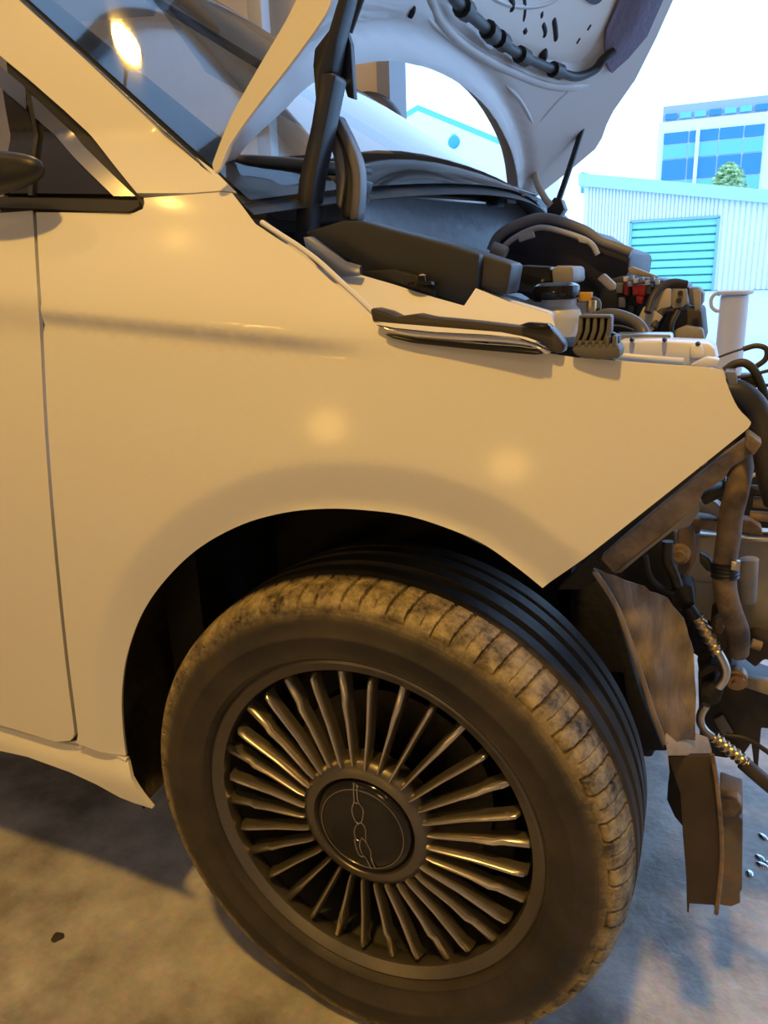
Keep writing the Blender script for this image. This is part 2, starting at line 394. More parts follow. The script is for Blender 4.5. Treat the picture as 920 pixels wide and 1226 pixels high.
def office():
    Y = 70.
    white = mat('white_cladding', (.80, .82, .84), .6)
    g1 = mat('dark_blue_glass', (.03, .22, .42), .15); g2 = mat('pale_blue_glass', (.16, .50, .62), .2)
    root = thing('office_building', 'white office block with blue ribbon windows behind the shed', 'building', (at(850, 200, Y).x, Y, 0))
    A = lambda u, v: at(u, v, Y)
    x0 = A(789, 150).x; x1 = x0+34; zt = A(790, 147).z; ztt = A(860, 118).z
    box('tower', (x0, Y, 0), (x1, Y+18, zt), white, root)
    # glazed main field: rows of panes
    gx0, gx1 = A(793, 190).x, A(913, 190).x
    gz1, gz0 = A(850, 154).z, A(850, 240).z
    rows = [(0, .07, g1), (.07, .27, g2), (.27, .55, g1), (.55, .77, g2), (.77, 1, g1)]
    H = gz1-gz0; cuts = [0, .26, .345, .56, .80, 1]
    cols = [(gx0+(gx1-gx0)*cuts[i], gx0+(gx1-gx0)*cuts[i+1]) for i in range(5)]
    for a, b, g in [(0, .17, g1), (.17, .38, g2), (.38, .68, g1), (.68, .88, g2), (.88, 1.25, g1)]:
        for ca, cb in cols:
            box('window_pane', (ca+.05, Y-.12, gz1-H*b+.04), (cb-.05, Y+.05, gz1-H*a-.04), g, root)
    mx = A(834, 190).x
    box('mullion', (mx-.14, Y-.35, gz0-3), (mx+.14, Y-.05, gz1+.1), white, root)
    # set-back top storey with a glazed strip and railing bars
    box('upper_storey', (x0+.2, Y+.8, zt), (x1, Y+17, ztt), mat('pale_grey_cladding', (.36, .40, .47), .6), root)
    n = 20; ux0 = x0+.3; ux1 = x0+22
    for k in range(n):
        a = ux0+(ux1-ux0)*k/n; b = ux0+(ux1-ux0)*(k+1)/n
        box('upper_pane', (a+.12, Y+.55, zt+.25), (b-.12, Y+.85, zt+(ztt-zt)*.52), g2 if k % 3 else g1, root)
    # next glazed bay further right
    for k in range(5):
        a = gx1+1.5+k*2.6; box('window_pane', (a, Y-.12, gz0-2), (a+2.4, Y+.05, gz1-.3*(k % 2)), g1 if k % 2 else g2, root)
office()

def tree():
    Y = 60.
    c = at(872, 220, Y); root = thing('tree', 'small pale green leafy tree in front of the blue windows', 'tree', (c.x, Y, 0))
    leaf = mat('pale_green_leaves', (.40, .58, .26), .7, col2=(.55, .68, .36), scale=3)
    tube('trunk', [(c.x, Y, 0), (c.x+.1, Y, c.z-1.5), (c.x, Y, c.z)], .12, mat('bark', (.16, .12, .08), .9), root, sides=8)
    verts = []; faces = []
    rnd = random.Random(3)
    for k in range(1500):
        a = rnd.random()*2*math.pi; h = rnd.random(); rr = 1.5*math.sqrt(max(0, 1-(h*1.0)**1.6))*math.sqrt(rnd.random())
        p = Vector((c.x+rr*math.cos(a), Y+rr*math.sin(a), c.z-1.7+3.0*h))
        q = Matrix.Rotation(rnd.random()*6, 3, 'Z') @ Matrix.Rotation(rnd.random()*3, 3, 'X'); s = .13+.1*rnd.random(); i0 = len(verts)
        for w in ((-1, 0, 0), (0, -.5, .1), (1, 0, 0), (0, .5, .1)): verts.append(p+q @ Vector(w)*s)
        faces.append((i0, i0+1, i0+2, i0+3))
    o = mesh_obj('foliage', verts, faces, leaf, root); o['kind'] = 'stuff'
tree()

def gable():
    Y = 40.
    root = thing('gabled_warehouse', 'white gabled warehouse seen through the gap under the bonnet', 'building', (at(545, 200, Y).x, Y, 0))
    A = lambda u, v: at(u, v, Y)
    a, b, c_ = A(468, 155), A(503, 134), A(622, 183)
    wallm = mat('white_render', (.80, .82, .84), .7)
    mesh_obj('gable_wall', [(a.x, Y, 0), (c_.x, Y, 0), (c_.x, Y, c_.z), (b.x, Y, b.z), (a.x, Y, a.z)], [(0, 1, 2, 3, 4)], wallm, root, solid=.3, off=1)
    green = mat('sea_green_verge', (.14, .52, .50), .5)
    for p, q in ((a, b), (b, c_)):
        v = []
        for (pp, dz) in ((p, 0), (q, 0), (q, .28), (p, .28)): v.append((pp.x, Y-.3, pp.z+dz))
        v += [(x, Y+10, z) for x, _, z in v]
        mesh_obj('verge', v, [(0, 1, 2, 3), (4, 7, 6, 5), (0, 4, 5, 1), (3, 2, 6, 7), (0, 3, 7, 4), (1, 5, 6, 2)], green, root)
    l = A(546, 171)
    lathe('wall_light', [(0, -.5), (.25, -.45), (.36, -.2), (.30, .0)], mat('blue_glass_lamp', (.05, .35, .45), .3), root, (l.x, Y, l.z), axis='Y', seg=20)
    box('wall_light_arm', (l.x-.1, Y-.4, l.z+.1), (l.x+.1, Y, l.z+.35), green, root)
    s = A(493, 158); box('wall_vent', (s.x-.2, Y-.06, s.z-.1), (s.x+.2, Y+.02, s.z+.1), green, root)
    box('warehouse_body', (a.x, Y+.3, 0), (c_.x, Y+10, min(a.z, c_.z)), wallm, root)
gable()

# ---------------------------------------------------------------- the car
car = thing('car', 'white hatchback with bonnet raised and front bumper removed', 'car', (-.6, .8, 0))
YC = .80
def sstep(a, b, t):
    t = min(1, max(0, (t-a)/(b-a))); return t*t*(3-2*t)
ARCH = None
def Yb(x, z):
    """outer body side: lateral position of the skin"""
    zc = .8795-.085*x
    y = -.025+(.42*(z-.6)**2 if z > .6 else .12*(z-.6)**2)
    w = .005; s = w*math.log1p(math.exp(min(40, (z-zc)/w))); s = min(s, .5)
    y += .26*s+.6*s*s
    fade = 1-sstep(-.06, .07, x)
    y -= .010*fade*(sstep(zc-.024, zc-.004, z)-sstep(zc, zc+.10, z))
    if x > -.05: y += .26*(x+.05)**2
    if ARCH is not None and z < .80 and x < .35:
        d = math.sqrt(float(((ARCH[:, 0]-x)**2+(ARCH[:, 1]-z)**2).min()))
        w = .0018; q = (.046-d)/w; y += .32*w*math.log1p(math.exp(min(40, max(-40, q))))
    return y
def bx(u, v, off=0.):
    P = hit(u, v, lambda P: P[1]-Yb(P[0], P[2])-off, .35, 2.2, 300)
    if P is None: print('MISS', u, v); return (0, 0)
    return (P[0], P[2])
def bxs(pts, off=0.): return [bx(*p, off) for p in pts]
skin = lambda x, z: (x, Yb(x, z), z)

arch_px = [(655, 706), (650, 704), (620, 680), (580, 652), (540, 634), (490, 618), (440, 611), (390, 609), (340, 614), (290, 628), (240, 655), (200, 692), (170, 735), (152, 785), (146, 830), (147, 870), (151, 905)]
ARCH = np.array(bxs(spl(arch_px, 10)))
gapR = [(90, 889), (92.5, 884), (92, 868), (81, 780), (68, 650), (58, 520), (52, 400), (47.5, 330), (43, 254)]
gapL = [(39, 252), (43.5, 330), (48, 400), (54, 520), (64, 650), (77, 780), (88, 868), (88.5, 880), (84, 887), (66, 888), (0, 868)]
hoodedge = [(172, 237), (225, 233), (265, 230), (278, 231), (292, 249), (306, 268), (330, 284), (350, 297), (374, 315), (399, 338), (425, 362), (447, 384), (470, 391)]
topedge = [(540, 405), (620, 417), (690, 428), (770, 434), (845, 439), (866, 443)]
front = [(866, 443), (873, 465), (884, 488), (897, 502), (899.5, 507), (896, 513)]
fender_poly = bxs(spl(gapR, 4)[:-1]+[(43, 254), (160, 255), (171, 250), (173, 243)]+hoodedge+topedge+spl(front, 3)[1:]+spl(arch_px[1:], 5))
ex = []
for i in range(1, len(ARCH)-1, 2):
    t_ = ARCH[i+1]-ARCH[i-1]; n_ = np.array([t_[1], -t_[0]])/np.linalg.norm(t_)
    if np.dot(n_, ARCH[i]-np.array([0, .36])) < 0: n_ = -n_
    for d_ in (.040, .0435, .046, .0485, .052): ex.append(tuple(ARCH[i]+n_*d_))
for x_ in np.arange(-.42, .36, .007):
    for dz in (-.024, -.014, -.006, -.002, .002, .006): ex.append((x_, .8795-.085*x_+dz))
fender = patch('fender', fender_poly, skin, paint, car, step=.0085, solid=.005, extra=ex)
door_poly = bxs(spl(gapL[:-2], 4)+[(66, 888), (0, 868)])
zb = door_poly[-1][1]; zt_ = door_poly[0][1]
door_poly += [(-1.5, zb-.01), (-1.55, .65), (-1.5, zt_+.004)]
door = patch('door', door_poly, skin, paint, car, step=.02, solid=.006)
# dark jamb behind the shut line
jamb = bxs([(28, 256), (60, 256), (82, 650), (104, 880), (70, 884), (50, 650)])
patch('door_seal', jamb, lambda x, z: (x, Yb(x, z)+.012, z), void, car, step=.04, solid=.01)

# sill
sill_px = [(0, 874), (66, 895), (89, 892), (120, 902), (151, 911), (158, 930), (170, 952), (182, 968), (160, 963), (142, 956), (116, 940), (83, 924), (33, 906), (0, 899)]
sp = bxs(sill_px)
sp = sp[:-1]+[sp[-1], (-1.5, sp[-1][1]-.02), (-1.5, sp[0][1]-.01)]
def sill_fn(x, z):
    zt = np.interp(x, [-1.5, sp[0][0], sp[1][0], sp[4][0], sp[7][0]], [sp[0][1], sp[0][1], sp[1][1], sp[4][1], sp[7][1]+.05])
    d = max(0, zt-z)
    return (x, -.004-.012*(1-math.exp(-d/.012))+.45*max(0, d-.02)**1.3, z)
patch('side_sill', sp, sill_fn, paint, car, step=.014, solid=.006)
# ledge where the sill meets the fender: lit upper lip
lip = [Vector(sill_fn(*sp[i])) for i in (1, 2, 3, 4)]
tube('sill_lip', [lip[0]+Vector((-.4, 0, 0)), lip[0], lip[1], lip[2], lip[3]], .004, paint, car, sides=8)

# windscreen pillar
pillar_px = [(163, 231), (120, 177), (75, 131), (35, 96), (0, 67)]
p_in = bxs(pillar_px)
p_out = bxs([(22, 0), (60, 34), (100, 70), (140, 108), (180, 146), (220, 177), (258, 206), (270, 218), (282, 230)])
dirv = np.array(p_in[-1])-np.array(p_in[-2]); dirv /= np.linalg.norm(dirv)
ext_in = tuple(np.array(p_in[-1])+dirv*.42)
dv2 = np.array(p_out[0])-np.array(p_out[1]); dv2 /= np.linalg.norm(dv2)
ext_out = tuple(np.array(p_out[0])+dv2*.50)
pil = list(p_in)+[ext_in, ext_out]+list(p_out)+bxs([(265, 228), (225, 231)])
def pil_fn(x, z): return (x, Yb(x, z)+.0015, z)
patch('windscreen_pillar', list(reversed(pil)), pil_fn, paint, car, step=.014, solid=.012)

# quarter window assembly (dark glass, black mouldings, chrome strips)
def side_patch(name, px, m_, off=0., solid=.004, parent=car, extra=()):
    poly = bxs(px)+list(extra)
    return patch(name, poly, lambda x, z: (x, Yb(x, z)+off, z), m_, parent, step=.009, solid=solid)
qglass = mat('dark_side_glass', (.02, .018, .016), .08, coat=.3)
def mould_extra(): return []
left_x = bx(0, 240)[0]
side_patch('window_moulding', [(0, 66), (35, 95), (75, 130), (120, 176), (160, 225), (172, 239), (170, 248), (158, 254), (40, 250), (0, 249)], black, .010, .008)
q = side_patch('quarter_window', [(38, 138), (134, 232), (40, 231)], qglass, .004, .004)
side_patch('door_window', [(0, 106), (31, 134), (35, 231), (0, 231)], qglass, .004, .004)
side_patch('chrome_strip', [(37, 113), (45, 119), (100, 174), (163, 235), (137, 235), (90, 189), (37, 136)], mat('satin_chrome', (.62, .60, .57), .18, 1.), -.001, .006)
side_patch('chrome_strip', [(0, 79), (31, 105), (31, 131), (0, 104)], MATS['satin_chrome'], .0, .006)
side_patch('belt_moulding', [(0, 236), (168, 240), (170, 247), (157, 253.5), (0, 248.5)], black, -.004, .008)
side_patch('window_divider', [(31, 104), (37, 112), (40, 234), (35, 234)], black, -.002, .006)
# door mirror, mostly left of the frame
mc = at(-34, 204, .015)
v = []; f = []
for i in range(13):
    th = math.pi*i/12
    for k in range(20):
        ph = 2*math.pi*k/20
        sx = math.sin(th)*math.cos(ph); sz = math.sin(th)*math.sin(ph)
        e = lambda t, p: math.copysign(abs(t)**p, t)
        v.append((mc.x+.078*e(sx, .9), mc.y+.03-.022*math.cos(th), mc.z+.024*e(sz, .75)*(1-.25*sx)))
for i in range(12):
    for k in range(20): f.append((i*20+k, i*20+(k+1) % 20, (i+1)*20+(k+1) % 20, (i+1)*20+k))
mir = mesh_obj('door_mirror', v, f, black, car)

# windscreen between the pillars
ptN0 = Vector(skin(*p_out[-2])); ptN1 = Vector(skin(*ext_out))
mirY = lambda p: Vector((p.x, 2*YC-p.y, p.z))
def glass_fn(a, b, off=0.):
    """a across the car 0..1, b up the glass 0..1"""
    L = ptN0.lerp(ptN1, b); R = mirY(L); P = L.lerp(R, a); k = 4*a*(1-a)
    n = Vector((.5, 0, .86))
    return tuple(P+n*(.10*k+off)+Vector((.07*k*(1-b), 0, -.03*k*(1-b))))
gl = bpy.data.materials.new('windscreen_glass'); gl.use_nodes = True; nt = gl.node_tree
for nd in list(nt.nodes): nt.nodes.remove(nd)
out = nt.nodes.new('ShaderNodeOutputMaterial'); mixs = nt.nodes.new('ShaderNodeMixShader'); tr = nt.nodes.new('ShaderNodeBsdfTransparent'); gs = nt.nodes.new('ShaderNodeBsdfGlossy'); fr = nt.nodes.new('ShaderNodeFresnel')
tr.inputs[0].default_value = (.72, .78, .80, 1); gs.inputs['Roughness'].default_value = .03; fr.inputs[0].default_value = 2.1
nt.links.new(fr.outputs[0], mixs.inputs[0]); nt.links.new(tr.outputs[0], mixs.inputs[1]); nt.links.new(gs.outputs[0], mixs.inputs[2]); nt.links.new(mixs.outputs[0], out.inputs[0])
ws = patch('windscreen', [(0.004, -.04), (.996, -.04), (.996, 1), (.004, 1)], lambda a, b: glass_fn(a, b), gl, car, step=.05, solid=0)
patch('windscreen_band', [(0.0, -.04), (.05, -.04), (.035, 1), (0, 1)], lambda a, b: glass_fn(a, b, -.004), mat('black_frit', (.03, .035, .045), .35), car, step=.04, solid=.001)
patch('windscreen_band', [(.95, -.04), (1, -.04), (1, 1), (.965, 1)], lambda a, b: glass_fn(a, b, -.004), MATS['black_frit'], car, step=.04, solid=.001)
patch('windscreen_band', [(0.0, -.06), (1, -.06), (1, .05), (0, .05)], lambda a, b: glass_fn(a, b, -.005), MATS['black_frit'], car, step=.04, solid=.001)
# far pillar, mirrored
fp = [(x, 2*YC-Yb(x, z)-.0015, z) for x, z in pil]
patch('windscreen_pillar', pil, lambda x, z: (x, 2*YC-Yb(x, z)-.0015, z), paint, car, step=.02, solid=.012)
rv = [glass_fn(a/10, 1) for a in range(11)]
mesh_obj('roof', [tuple(Vector(p)) for p in rv]+[(p[0]-1.3, p[1], p[2]+.12) for p in rv], [(i, i+1, i+12, i+11) for i in range(10)], paint, car, solid=.03)
# cabin furniture behind the glass
trim_dark = mat('dark_cabin_trim', (.05, .05, .052), .6)
cream_trim = mat('cream_cabin_trim', (.50, .47, .42), .6)
dsh = [(.12, -.30, .90), (-.02, -.30, 1.0)]
prof = [(-.22, 1.00), (-.40, 1.06), (-.55, 1.075), (-.66, 1.05), (-.70, .98), (-.68, .80)]
vs_ = []; fs_ = []
for i, y in enumerate(np.linspace(.24, 1.36, 14)):
    for (x, z) in prof: vs_.append((x, y, z+.015*math.sin(i*.8)))
for i in range(13):
    for j in range(5): fs_.append((i*6+j, i*6+j+1, (i+1)*6+j+1, (i+1)*6+j))
mesh_obj('dashboard', vs_, fs_, trim_dark, car, solid=.02)
for y in (.42, 1.18):
    st = box('seat_back', (-1.35, y-.24, .55), (-1.2, y+.24, 1.15), cream_trim, car, bevel=.05); box('headrest', (-1.33, y-.13, 1.17), (-1.24, y+.13, 1.34), cream_trim, car, bevel=.035)
swp = [(-.78+.06*math.cos(a)*1.0, 1.15+.17*math.sin(a), 1.02+.17*math.cos(a)) for a in np.linspace(0, 2*math.pi, 29)]
tube('steering_wheel', swp, .015, black, car, sides=10, n=2)
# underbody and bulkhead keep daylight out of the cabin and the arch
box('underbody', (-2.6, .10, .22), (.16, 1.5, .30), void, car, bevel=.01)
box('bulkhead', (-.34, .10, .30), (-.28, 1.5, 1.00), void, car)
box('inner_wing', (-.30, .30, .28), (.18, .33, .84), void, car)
# far side of the car
patch('far_fender', [(-1.5, .35), (-.33, .35), (-.30, .6), (-.15, .69), (.06, .69), (.14, .66), (.16, .80), (.14, .86), (.10, .88), (-.12, .99), (-.4, 1.0), (-1.5, 1.0)], lambda x, z: (x, 2*YC-Yb(x, z), z), paint, car, step=.03, solid=.005, flip=True)

#@@WHEEL
# ---------------------------------------------------------------- wheel
WC = (0, 0, .31)
def tyre_profile():
    pr = [(.205, .020), (.2135, .008), (.2155, .001), (.2185, -.004), (.2225, -.0075), (.2245, -.0065), (.235, -.0120), (.248, -.0145), (.2495, -.0158), (.2525, -.0158), (.254, -.0145), (.262, -.0140), (.272, -.0120), (.2725, -.0105), (.2755, -.0100), (.2765, -.0090)]
    t = np.linspace(0, 1, 22)
    for k in t:                                   # rounded shoulder
        a = k*math.pi/2*.97
        pr.append((.2775+.0245*math.sin(a)**.9, -.0085+.042*(1-math.cos(a))))
    y0 = pr[-1][1]
    for a in np.arange(y0+.004, .150, .0035): pr.append((.3022+.0035*(1-((a-.09)/.07)**2), a))
    pr += [(.304, .160), (.298, .174), (.28, .188), (.25, .192), (.215, .180), (.205, .170)]
    return pr
TP = tyre_profile()
def dust_and_light_tyre():  # shoulder dust, its colour raised and bounded to paint in lamp light too
    nt = tyre_mat.node_tree; b = nt.nodes['Principled BSDF']; old = b.inputs['Base Color'].links[0].from_socket
    tc = nt.nodes.new('ShaderNodeTexCoord'); sub = nt.nodes.new('ShaderNodeVectorMath'); sub.operation = 'SUBTRACT'; sub.inputs[1].default_value = WC
    mul = nt.nodes.new('ShaderNodeVectorMath'); mul.operation = 'MULTIPLY'; mul.inputs[1].default_value = (1, 0, 1)
    ln = nt.nodes.new('ShaderNodeVectorMath'); ln.operation = 'LENGTH'; mr = nt.nodes.new('ShaderNodeMapRange'); mr.interpolation_type = 'SMOOTHSTEP'
    mr.inputs[1].default_value = .266; mr.inputs[2].default_value = .292
    nz = nt.nodes.new('ShaderNodeTexNoise'); nz.inputs['Scale'].default_value = 38; nz.inputs['Detail'].default_value = 6; nz.inputs['Roughness'].default_value = .75
    m2 = nt.nodes.new('ShaderNodeMapRange'); m2.inputs[1].default_value = .35; m2.inputs[2].default_value = .62
    pr = nt.nodes.new('ShaderNodeMath'); pr.operation = 'MULTIPLY'; mx = nt.nodes.new('ShaderNodeMix'); mx.data_type = 'RGBA'; mx.inputs[7].default_value = (.44, .34, .18, 1)
    sx = nt.nodes.new('ShaderNodeSeparateXYZ'); my = nt.nodes.new('ShaderNodeMapRange'); my.inputs[1].default_value = .050; my.inputs[2].default_value = .030; pr2 = nt.nodes.new('ShaderNodeMath'); pr2.operation = 'MULTIPLY'
    L = nt.links.new
    L(tc.outputs['Object'], sub.inputs[0]); L(sub.outputs[0], mul.inputs[0]); L(mul.outputs[0], ln.inputs[0]); L(ln.outputs['Value'], mr.inputs[0])
    L(tc.outputs['Object'], nz.inputs['Vector']); L(nz.outputs['Fac'], m2.inputs[0]); L(mr.outputs[0], pr.inputs[0]); L(m2.outputs[0], pr.inputs[1])
    L(tc.outputs['Object'], sx.inputs[0]); L(sx.outputs['Y'], my.inputs[0]); L(pr.outputs[0], pr2.inputs[0]); L(my.outputs[0], pr2.inputs[1]); L(pr2.outputs[0], mx.inputs[0]); L(old, mx.inputs[6]); L(mx.outputs[2], b.inputs['Base Color'])
dust_and_light_tyre()
NP = 34
def tyre_mod(a, j, r, h):
    # circumferential grooves
    for g, w in ((.043, .0035), (.074, .0055), (.108, .0055), (.138, .0035)):
        if abs(h-g) < w and r > .292: r -= .0065
    # U-shaped shoulder sipes
    if -.0085 <= h < .040 and r > .279:
        ph = (a/(2*math.pi)*NP) % 1.0
        lean = (h+.008)*2.2
        ph = (ph+lean) % 1.0
        arm = min(abs(ph-.30), abs(ph-.70))
        dep = 0
        if arm < .030 and r > .2835: dep = .0050
        if .285 < ph < .715 and .2820 < r < .2860: dep = .0045
        if abs(ph-.99) < .010 and r > .288: dep = .0022
        r -= dep*math.cos(.6); h += dep*.5
    # lower bulge where the tyre meets the floor
    s = math.sin(a)
    if s < -.93:
        zz = .31+r*s
        if zz < .001: r = (.309)/-s if r > .2 else r
        h2 = h-.006*sstep(-.93, -1, s)*(1 if h < .05 else 0)*sstep(.24, .28, r)
        h = h2
    return r, h
tyre = lathe('tyre', TP, tyre_mat, car, WC, axis='Y', seg=1536, mod=tyre_mod, split=60)

rim_prof = [(.2035, .10), (.2035, .030), (.2000, .026), (.1985, .018), (.2005, .0075), (.2075, .0035), (.2125, .0000), (.2160, .0015), (.2165, .006), (.214, .012)]
rim = lathe('wheel_rim', rim_prof, rim_mat, car, WC, axis='Y', seg=160)
lathe('rim_barrel', [(.2034, .032), (.19, .06), (.185, .12), (.19, .17), (.0, .172)], barrel_mat, rim, WC, axis='Y', seg=96)
lathe('brake_disc', [(.05, .085), (.135, .085), (.137, .09), (.137, .105), (.135, .11), (.05, .11)], mat('worn_disc_steel', (.06, .055, .05), .4, .9, col2=(.035, .03, .028), scale=30), rim, WC, axis='Y', seg=96)
lathe('hub_plate', [(.0, .012), (.060, .012), (.0635, .004), (.066, .0005), (.075, .0025), (.083, .008), (.086, .016), (.084, .035), (.05, .04), (.0, .04)], rim_mat, rim, WC, axis='Y', seg=128)
lathe('hub_cap', [(.0, -.0035), (.035, -.0032), (.050, -.0022), (.0575, -.0005), (.0605, .002), (.0618, .006), (.061, .012)], gloss_black, rim, WC, axis='Y', seg=96)
ring_m = mat('emblem_silver', (.42, .37, .32), .25, 1.)
lathe('emblem_ring', [(.0522, -.0018), (.0526, -.0030), (.0534, -.0030), (.0538, -.0018)], ring_m, rim, WC, axis='Y', seg=96)
# emblem: chain of linked numerals drawn by two interlacing outlines
emb = [[(384, 170), (385, 230), (386, 275), (375, 320), (390, 375), (410, 395), (425, 390), (448, 420), (452, 475), (455, 500), (478, 545), (482, 590), (505, 645)],
       [(402, 180), (404, 240), (412, 280), (436, 318), (434, 365), (425, 390), (400, 405), (388, 440), (398, 480), (420, 490), (432, 475), (455, 500)],
       [(386, 275), (402, 285), (412, 280)],
       [(420, 490), (418, 520), (430, 560), (455, 590), (482, 645)],
       [(388, 480), (402, 540), (420, 572), (440, 580)]]
for L in emb:
    P = []
    for (cx, cy) in L:
        p = at(340+cx/4.6, 900+cy/4.6, -.0036); P.append((p.x, p.y, p.z))
    tube('emblem_line', P, .00075, ring_m, rim, sides=6, n=5)
# spokes: alternate plain and stepped blades
def spoke_mesh(name, kind):
    bm = bmesh.new()
    if kind == 0: st = [(.079, .0005, .0012, .0030), (.086, .0000, .0017, .0036), (.13, .0045, .0019, .0042), (.178, .0050, .0021, .0048), (.190, .0065, .0022, .0052), (.1945, .012, .0016, .0050)]
    else: st = [(.081, .0015, .0012, .0030), (.090, .0010, .0015, .0036), (.135, .0055, .0020, .0044), (.157, .0055, .0026, .0050), (.166, .0095, .0036, .0060), (.196, .0105, .0032, .0064), (.200, .016, .0026, .006)]
    loops = []
    for (r, y, wt, wb) in st:
        loops.append([bm.verts.new((x, yy, r)) for x, yy in ((-wb, y+.016), (-wb*.8, y+.007), (-wt, y+.0012), (-wt*.5, y), (wt*.5, y), (wt, y+.0012), (wb*.8, y+.007), (wb, y+.016))])
    for a, b in zip(loops, loops[1:]):
        for k in range(7): bm.faces.new((a[k], b[k], b[k+1], a[k+1]))
    bm.faces.new(loops[0]); bm.faces.new(list(reversed(loops[-1])))
    bmesh.ops.recalc_face_normals(bm, faces=bm.faces)
    me = bpy.data.meshes.new(name); bm.to_mesh(me); bm.free(); me.materials.append(spoke_mat)
    for p in me.polygons: p.use_smooth = True
    return me
sm = [spoke_mesh('spoke_plain', 0), spoke_mesh('spoke_stepped', 1)]
NS = 32
for k in range(NS):
    o = bpy.data.objects.new('spoke', sm[k % 2]); link(o); o.location = WC
    o.rotation_euler = (0, (k+.35)*2*math.pi/NS, 0)
    md = o.modifiers.new('split', 'EDGE_SPLIT'); md.split_angle = 50*D
    set_parent(o, rim)
# valve
tube('valve', [at(273, 893, .012), at(281, 897, .004)], .0035, black, rim, sides=8)

# arch liner: black ribbed shell over the wheel
lp = []
def liner_mod(a, j, r, h): return r+.003*math.sin(a*26)+.004*math.sin(a*7+h*30), h
aC = (-.012, 0, .36)
lathe('arch_liner', [(.352, .004), (.362, .03), (.372, .10), (.374, .20), (.365, .33)], liner_mat, car, aC, axis='Y', seg=90, a0=.98, a1=math.pi+.36, mod=liner_mod)
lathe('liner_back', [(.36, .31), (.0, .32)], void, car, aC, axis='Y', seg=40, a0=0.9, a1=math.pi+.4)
tube('axle', [(0, .17, .31), (0, .6, .33)], .035, dark_brown, car)
box('subframe', (-.25, .36, .24), (.30, 1.3, .42), void, car, bevel=.01)

#@@HOOD
# ---------------------------------------------------------------- raised bonnet
TH = 52*D; HO = np.array([-.185, 0, 1.06]); HN = np.array([-math.sin(TH), 0, math.cos(TH)]); HA = np.array([math.cos(TH), 0, math.sin(TH)])
def crown(y): return .13*max(-.6, 1-((y-.8)/.74)**2)
def hood_P(s, y, off=0.):
    return HO+HA*s+np.array([0, y, 0])+HN*(crown(y)+off)
def hs(u, v, off=0.):
    P = hit(u, v, lambda P: (P-HO) @ HN-crown(P[1])-off, .5, 5, 700)
    if P is None: print('HMISS', u, v); return (0, 0)
    return ((P-HO) @ HA, P[1])
arch_h = [(266, 203), (279, 172), (300, 150), (331, 122), (350, 103), (370, 88), (395, 76), (420, 70), (445, 67), (470, 68), (510, 78), (548, 98), (580, 128), (602, 165), (612, 195), (616, 226)]
far_h = [(640, 236), (680, 205), (712, 178), (720, 165), (726, 148), (734, 132), (760, 95), (785, 45), (805, 0)]
ha = [hs(*p) for p in spl(arch_h, 3)]; hf = [hs(*p) for p in far_h]
near_h = [hs(*p) for p in [(263, 202), (276, 160), (322, 90), (378, 14), (392, -8)]]
hood_poly = ha+hf+[(.72, 1.40), (.80, 1.15), (.83, .8), (.80, .42), (.60, .22), (.40, .20)]+list(reversed(near_h))
# relief of the inner frame: channel behind the rear edge, sunken centre field
cen_px = [(470, -60), (505, -10), (520, 14), (545, 40), (590, 72), (640, 90), (690, 96), (715, 80), (745, 40), (765, 0)]
cen = [hs(*p) for p in spl(cen_px, 3)]+[(.70, 1.25), (.74, .8), (.68, .45)]
def seg_dist(p, poly):
    best = 9
    for i in range(len(poly)):
        a = np.array(poly[i]); b = np.array(poly[(i+1) % len(poly)]); ab = b-a; t = np.clip(np.dot(np.array(p)-a, ab)/max(1e-9, ab @ ab), 0, 1)
        best = min(best, np.linalg.norm(np.array(p)-a-ab*t))
    return best
rear_line = ha[3:]
def edge_dist(p):
    best = 9
    for i in range(len(rear_line)-1):
        a = np.array(rear_line[i]); b = np.array(rear_line[i+1]); ab = b-a; t = np.clip(np.dot(np.array(p)-a, ab)/max(1e-9, ab @ ab), 0, 1)
        best = min(best, np.linalg.norm(np.array(p)-a-ab*t))
    return best
def relief(s, y):
    d = seg_dist((s, y), cen); ins = inside((s, y), cen)
    r = 0
    if ins: r = .026*sstep(0, .03, d)
    e = edge_dist((s, y))
    r += -.012*(1-sstep(.0, .035, e))+.010*math.exp(-((e-.045)/.014)**2)
    return r
hood = patch('bonnet', hood_poly, lambda s, y: tuple(hood_P(s, y, relief(s, y))), hood_in, car, step=.014, solid=.003, flip=False, split=60)
# outer skin: a second shell above, with the wrapped flank that faces the viewer
patch('bonnet_skin', ha[20:]+hf+[(.72, 1.40), (.80, 1.15), (.83, .8), (.80, .56), (.60, .52), (.40, .52), (.25, .55)], lambda s, y: tuple(hood_P(s, y, .024)), paint, hood, step=.04, solid=.003)
fl_px = [(261, 208), (256, 199), (258, 188), (276, 140), (298, 102), (320, 66), (345, 26), (360, -4)]
fl_in = [(410, -4), (404, 18), (388, 42), (352, 86), (320, 122), (295, 152), (278, 176), (268, 202)]
def flp(p):
    a = at(p[0], p[1], .085); return (a.x, a.z)
fpoly = [flp(p) for p in spl(fl_px, 3)]
d1 = np.array(fpoly[-1])-np.array(fpoly[-4]); d1 /= np.linalg.norm(d1)
fpoly2 = [flp(p) for p in spl(fl_in, 3)]
fpoly += [tuple(np.array(fpoly[-1])+d1*.5), tuple(np.array(fpoly2[0])+d1*.5)]+fpoly2
def flank_fn(x, z):
    t = (-(x+.185)*math.sin(TH)+(z-1.06)*math.cos(TH))       # across the flank
    return (x, .085+2.6*max(0, t+.005)**2+.35*(t), z)
patch('bonnet_flank', list(reversed(fpoly)), flank_fn, paint, hood, step=.012, solid=.003)
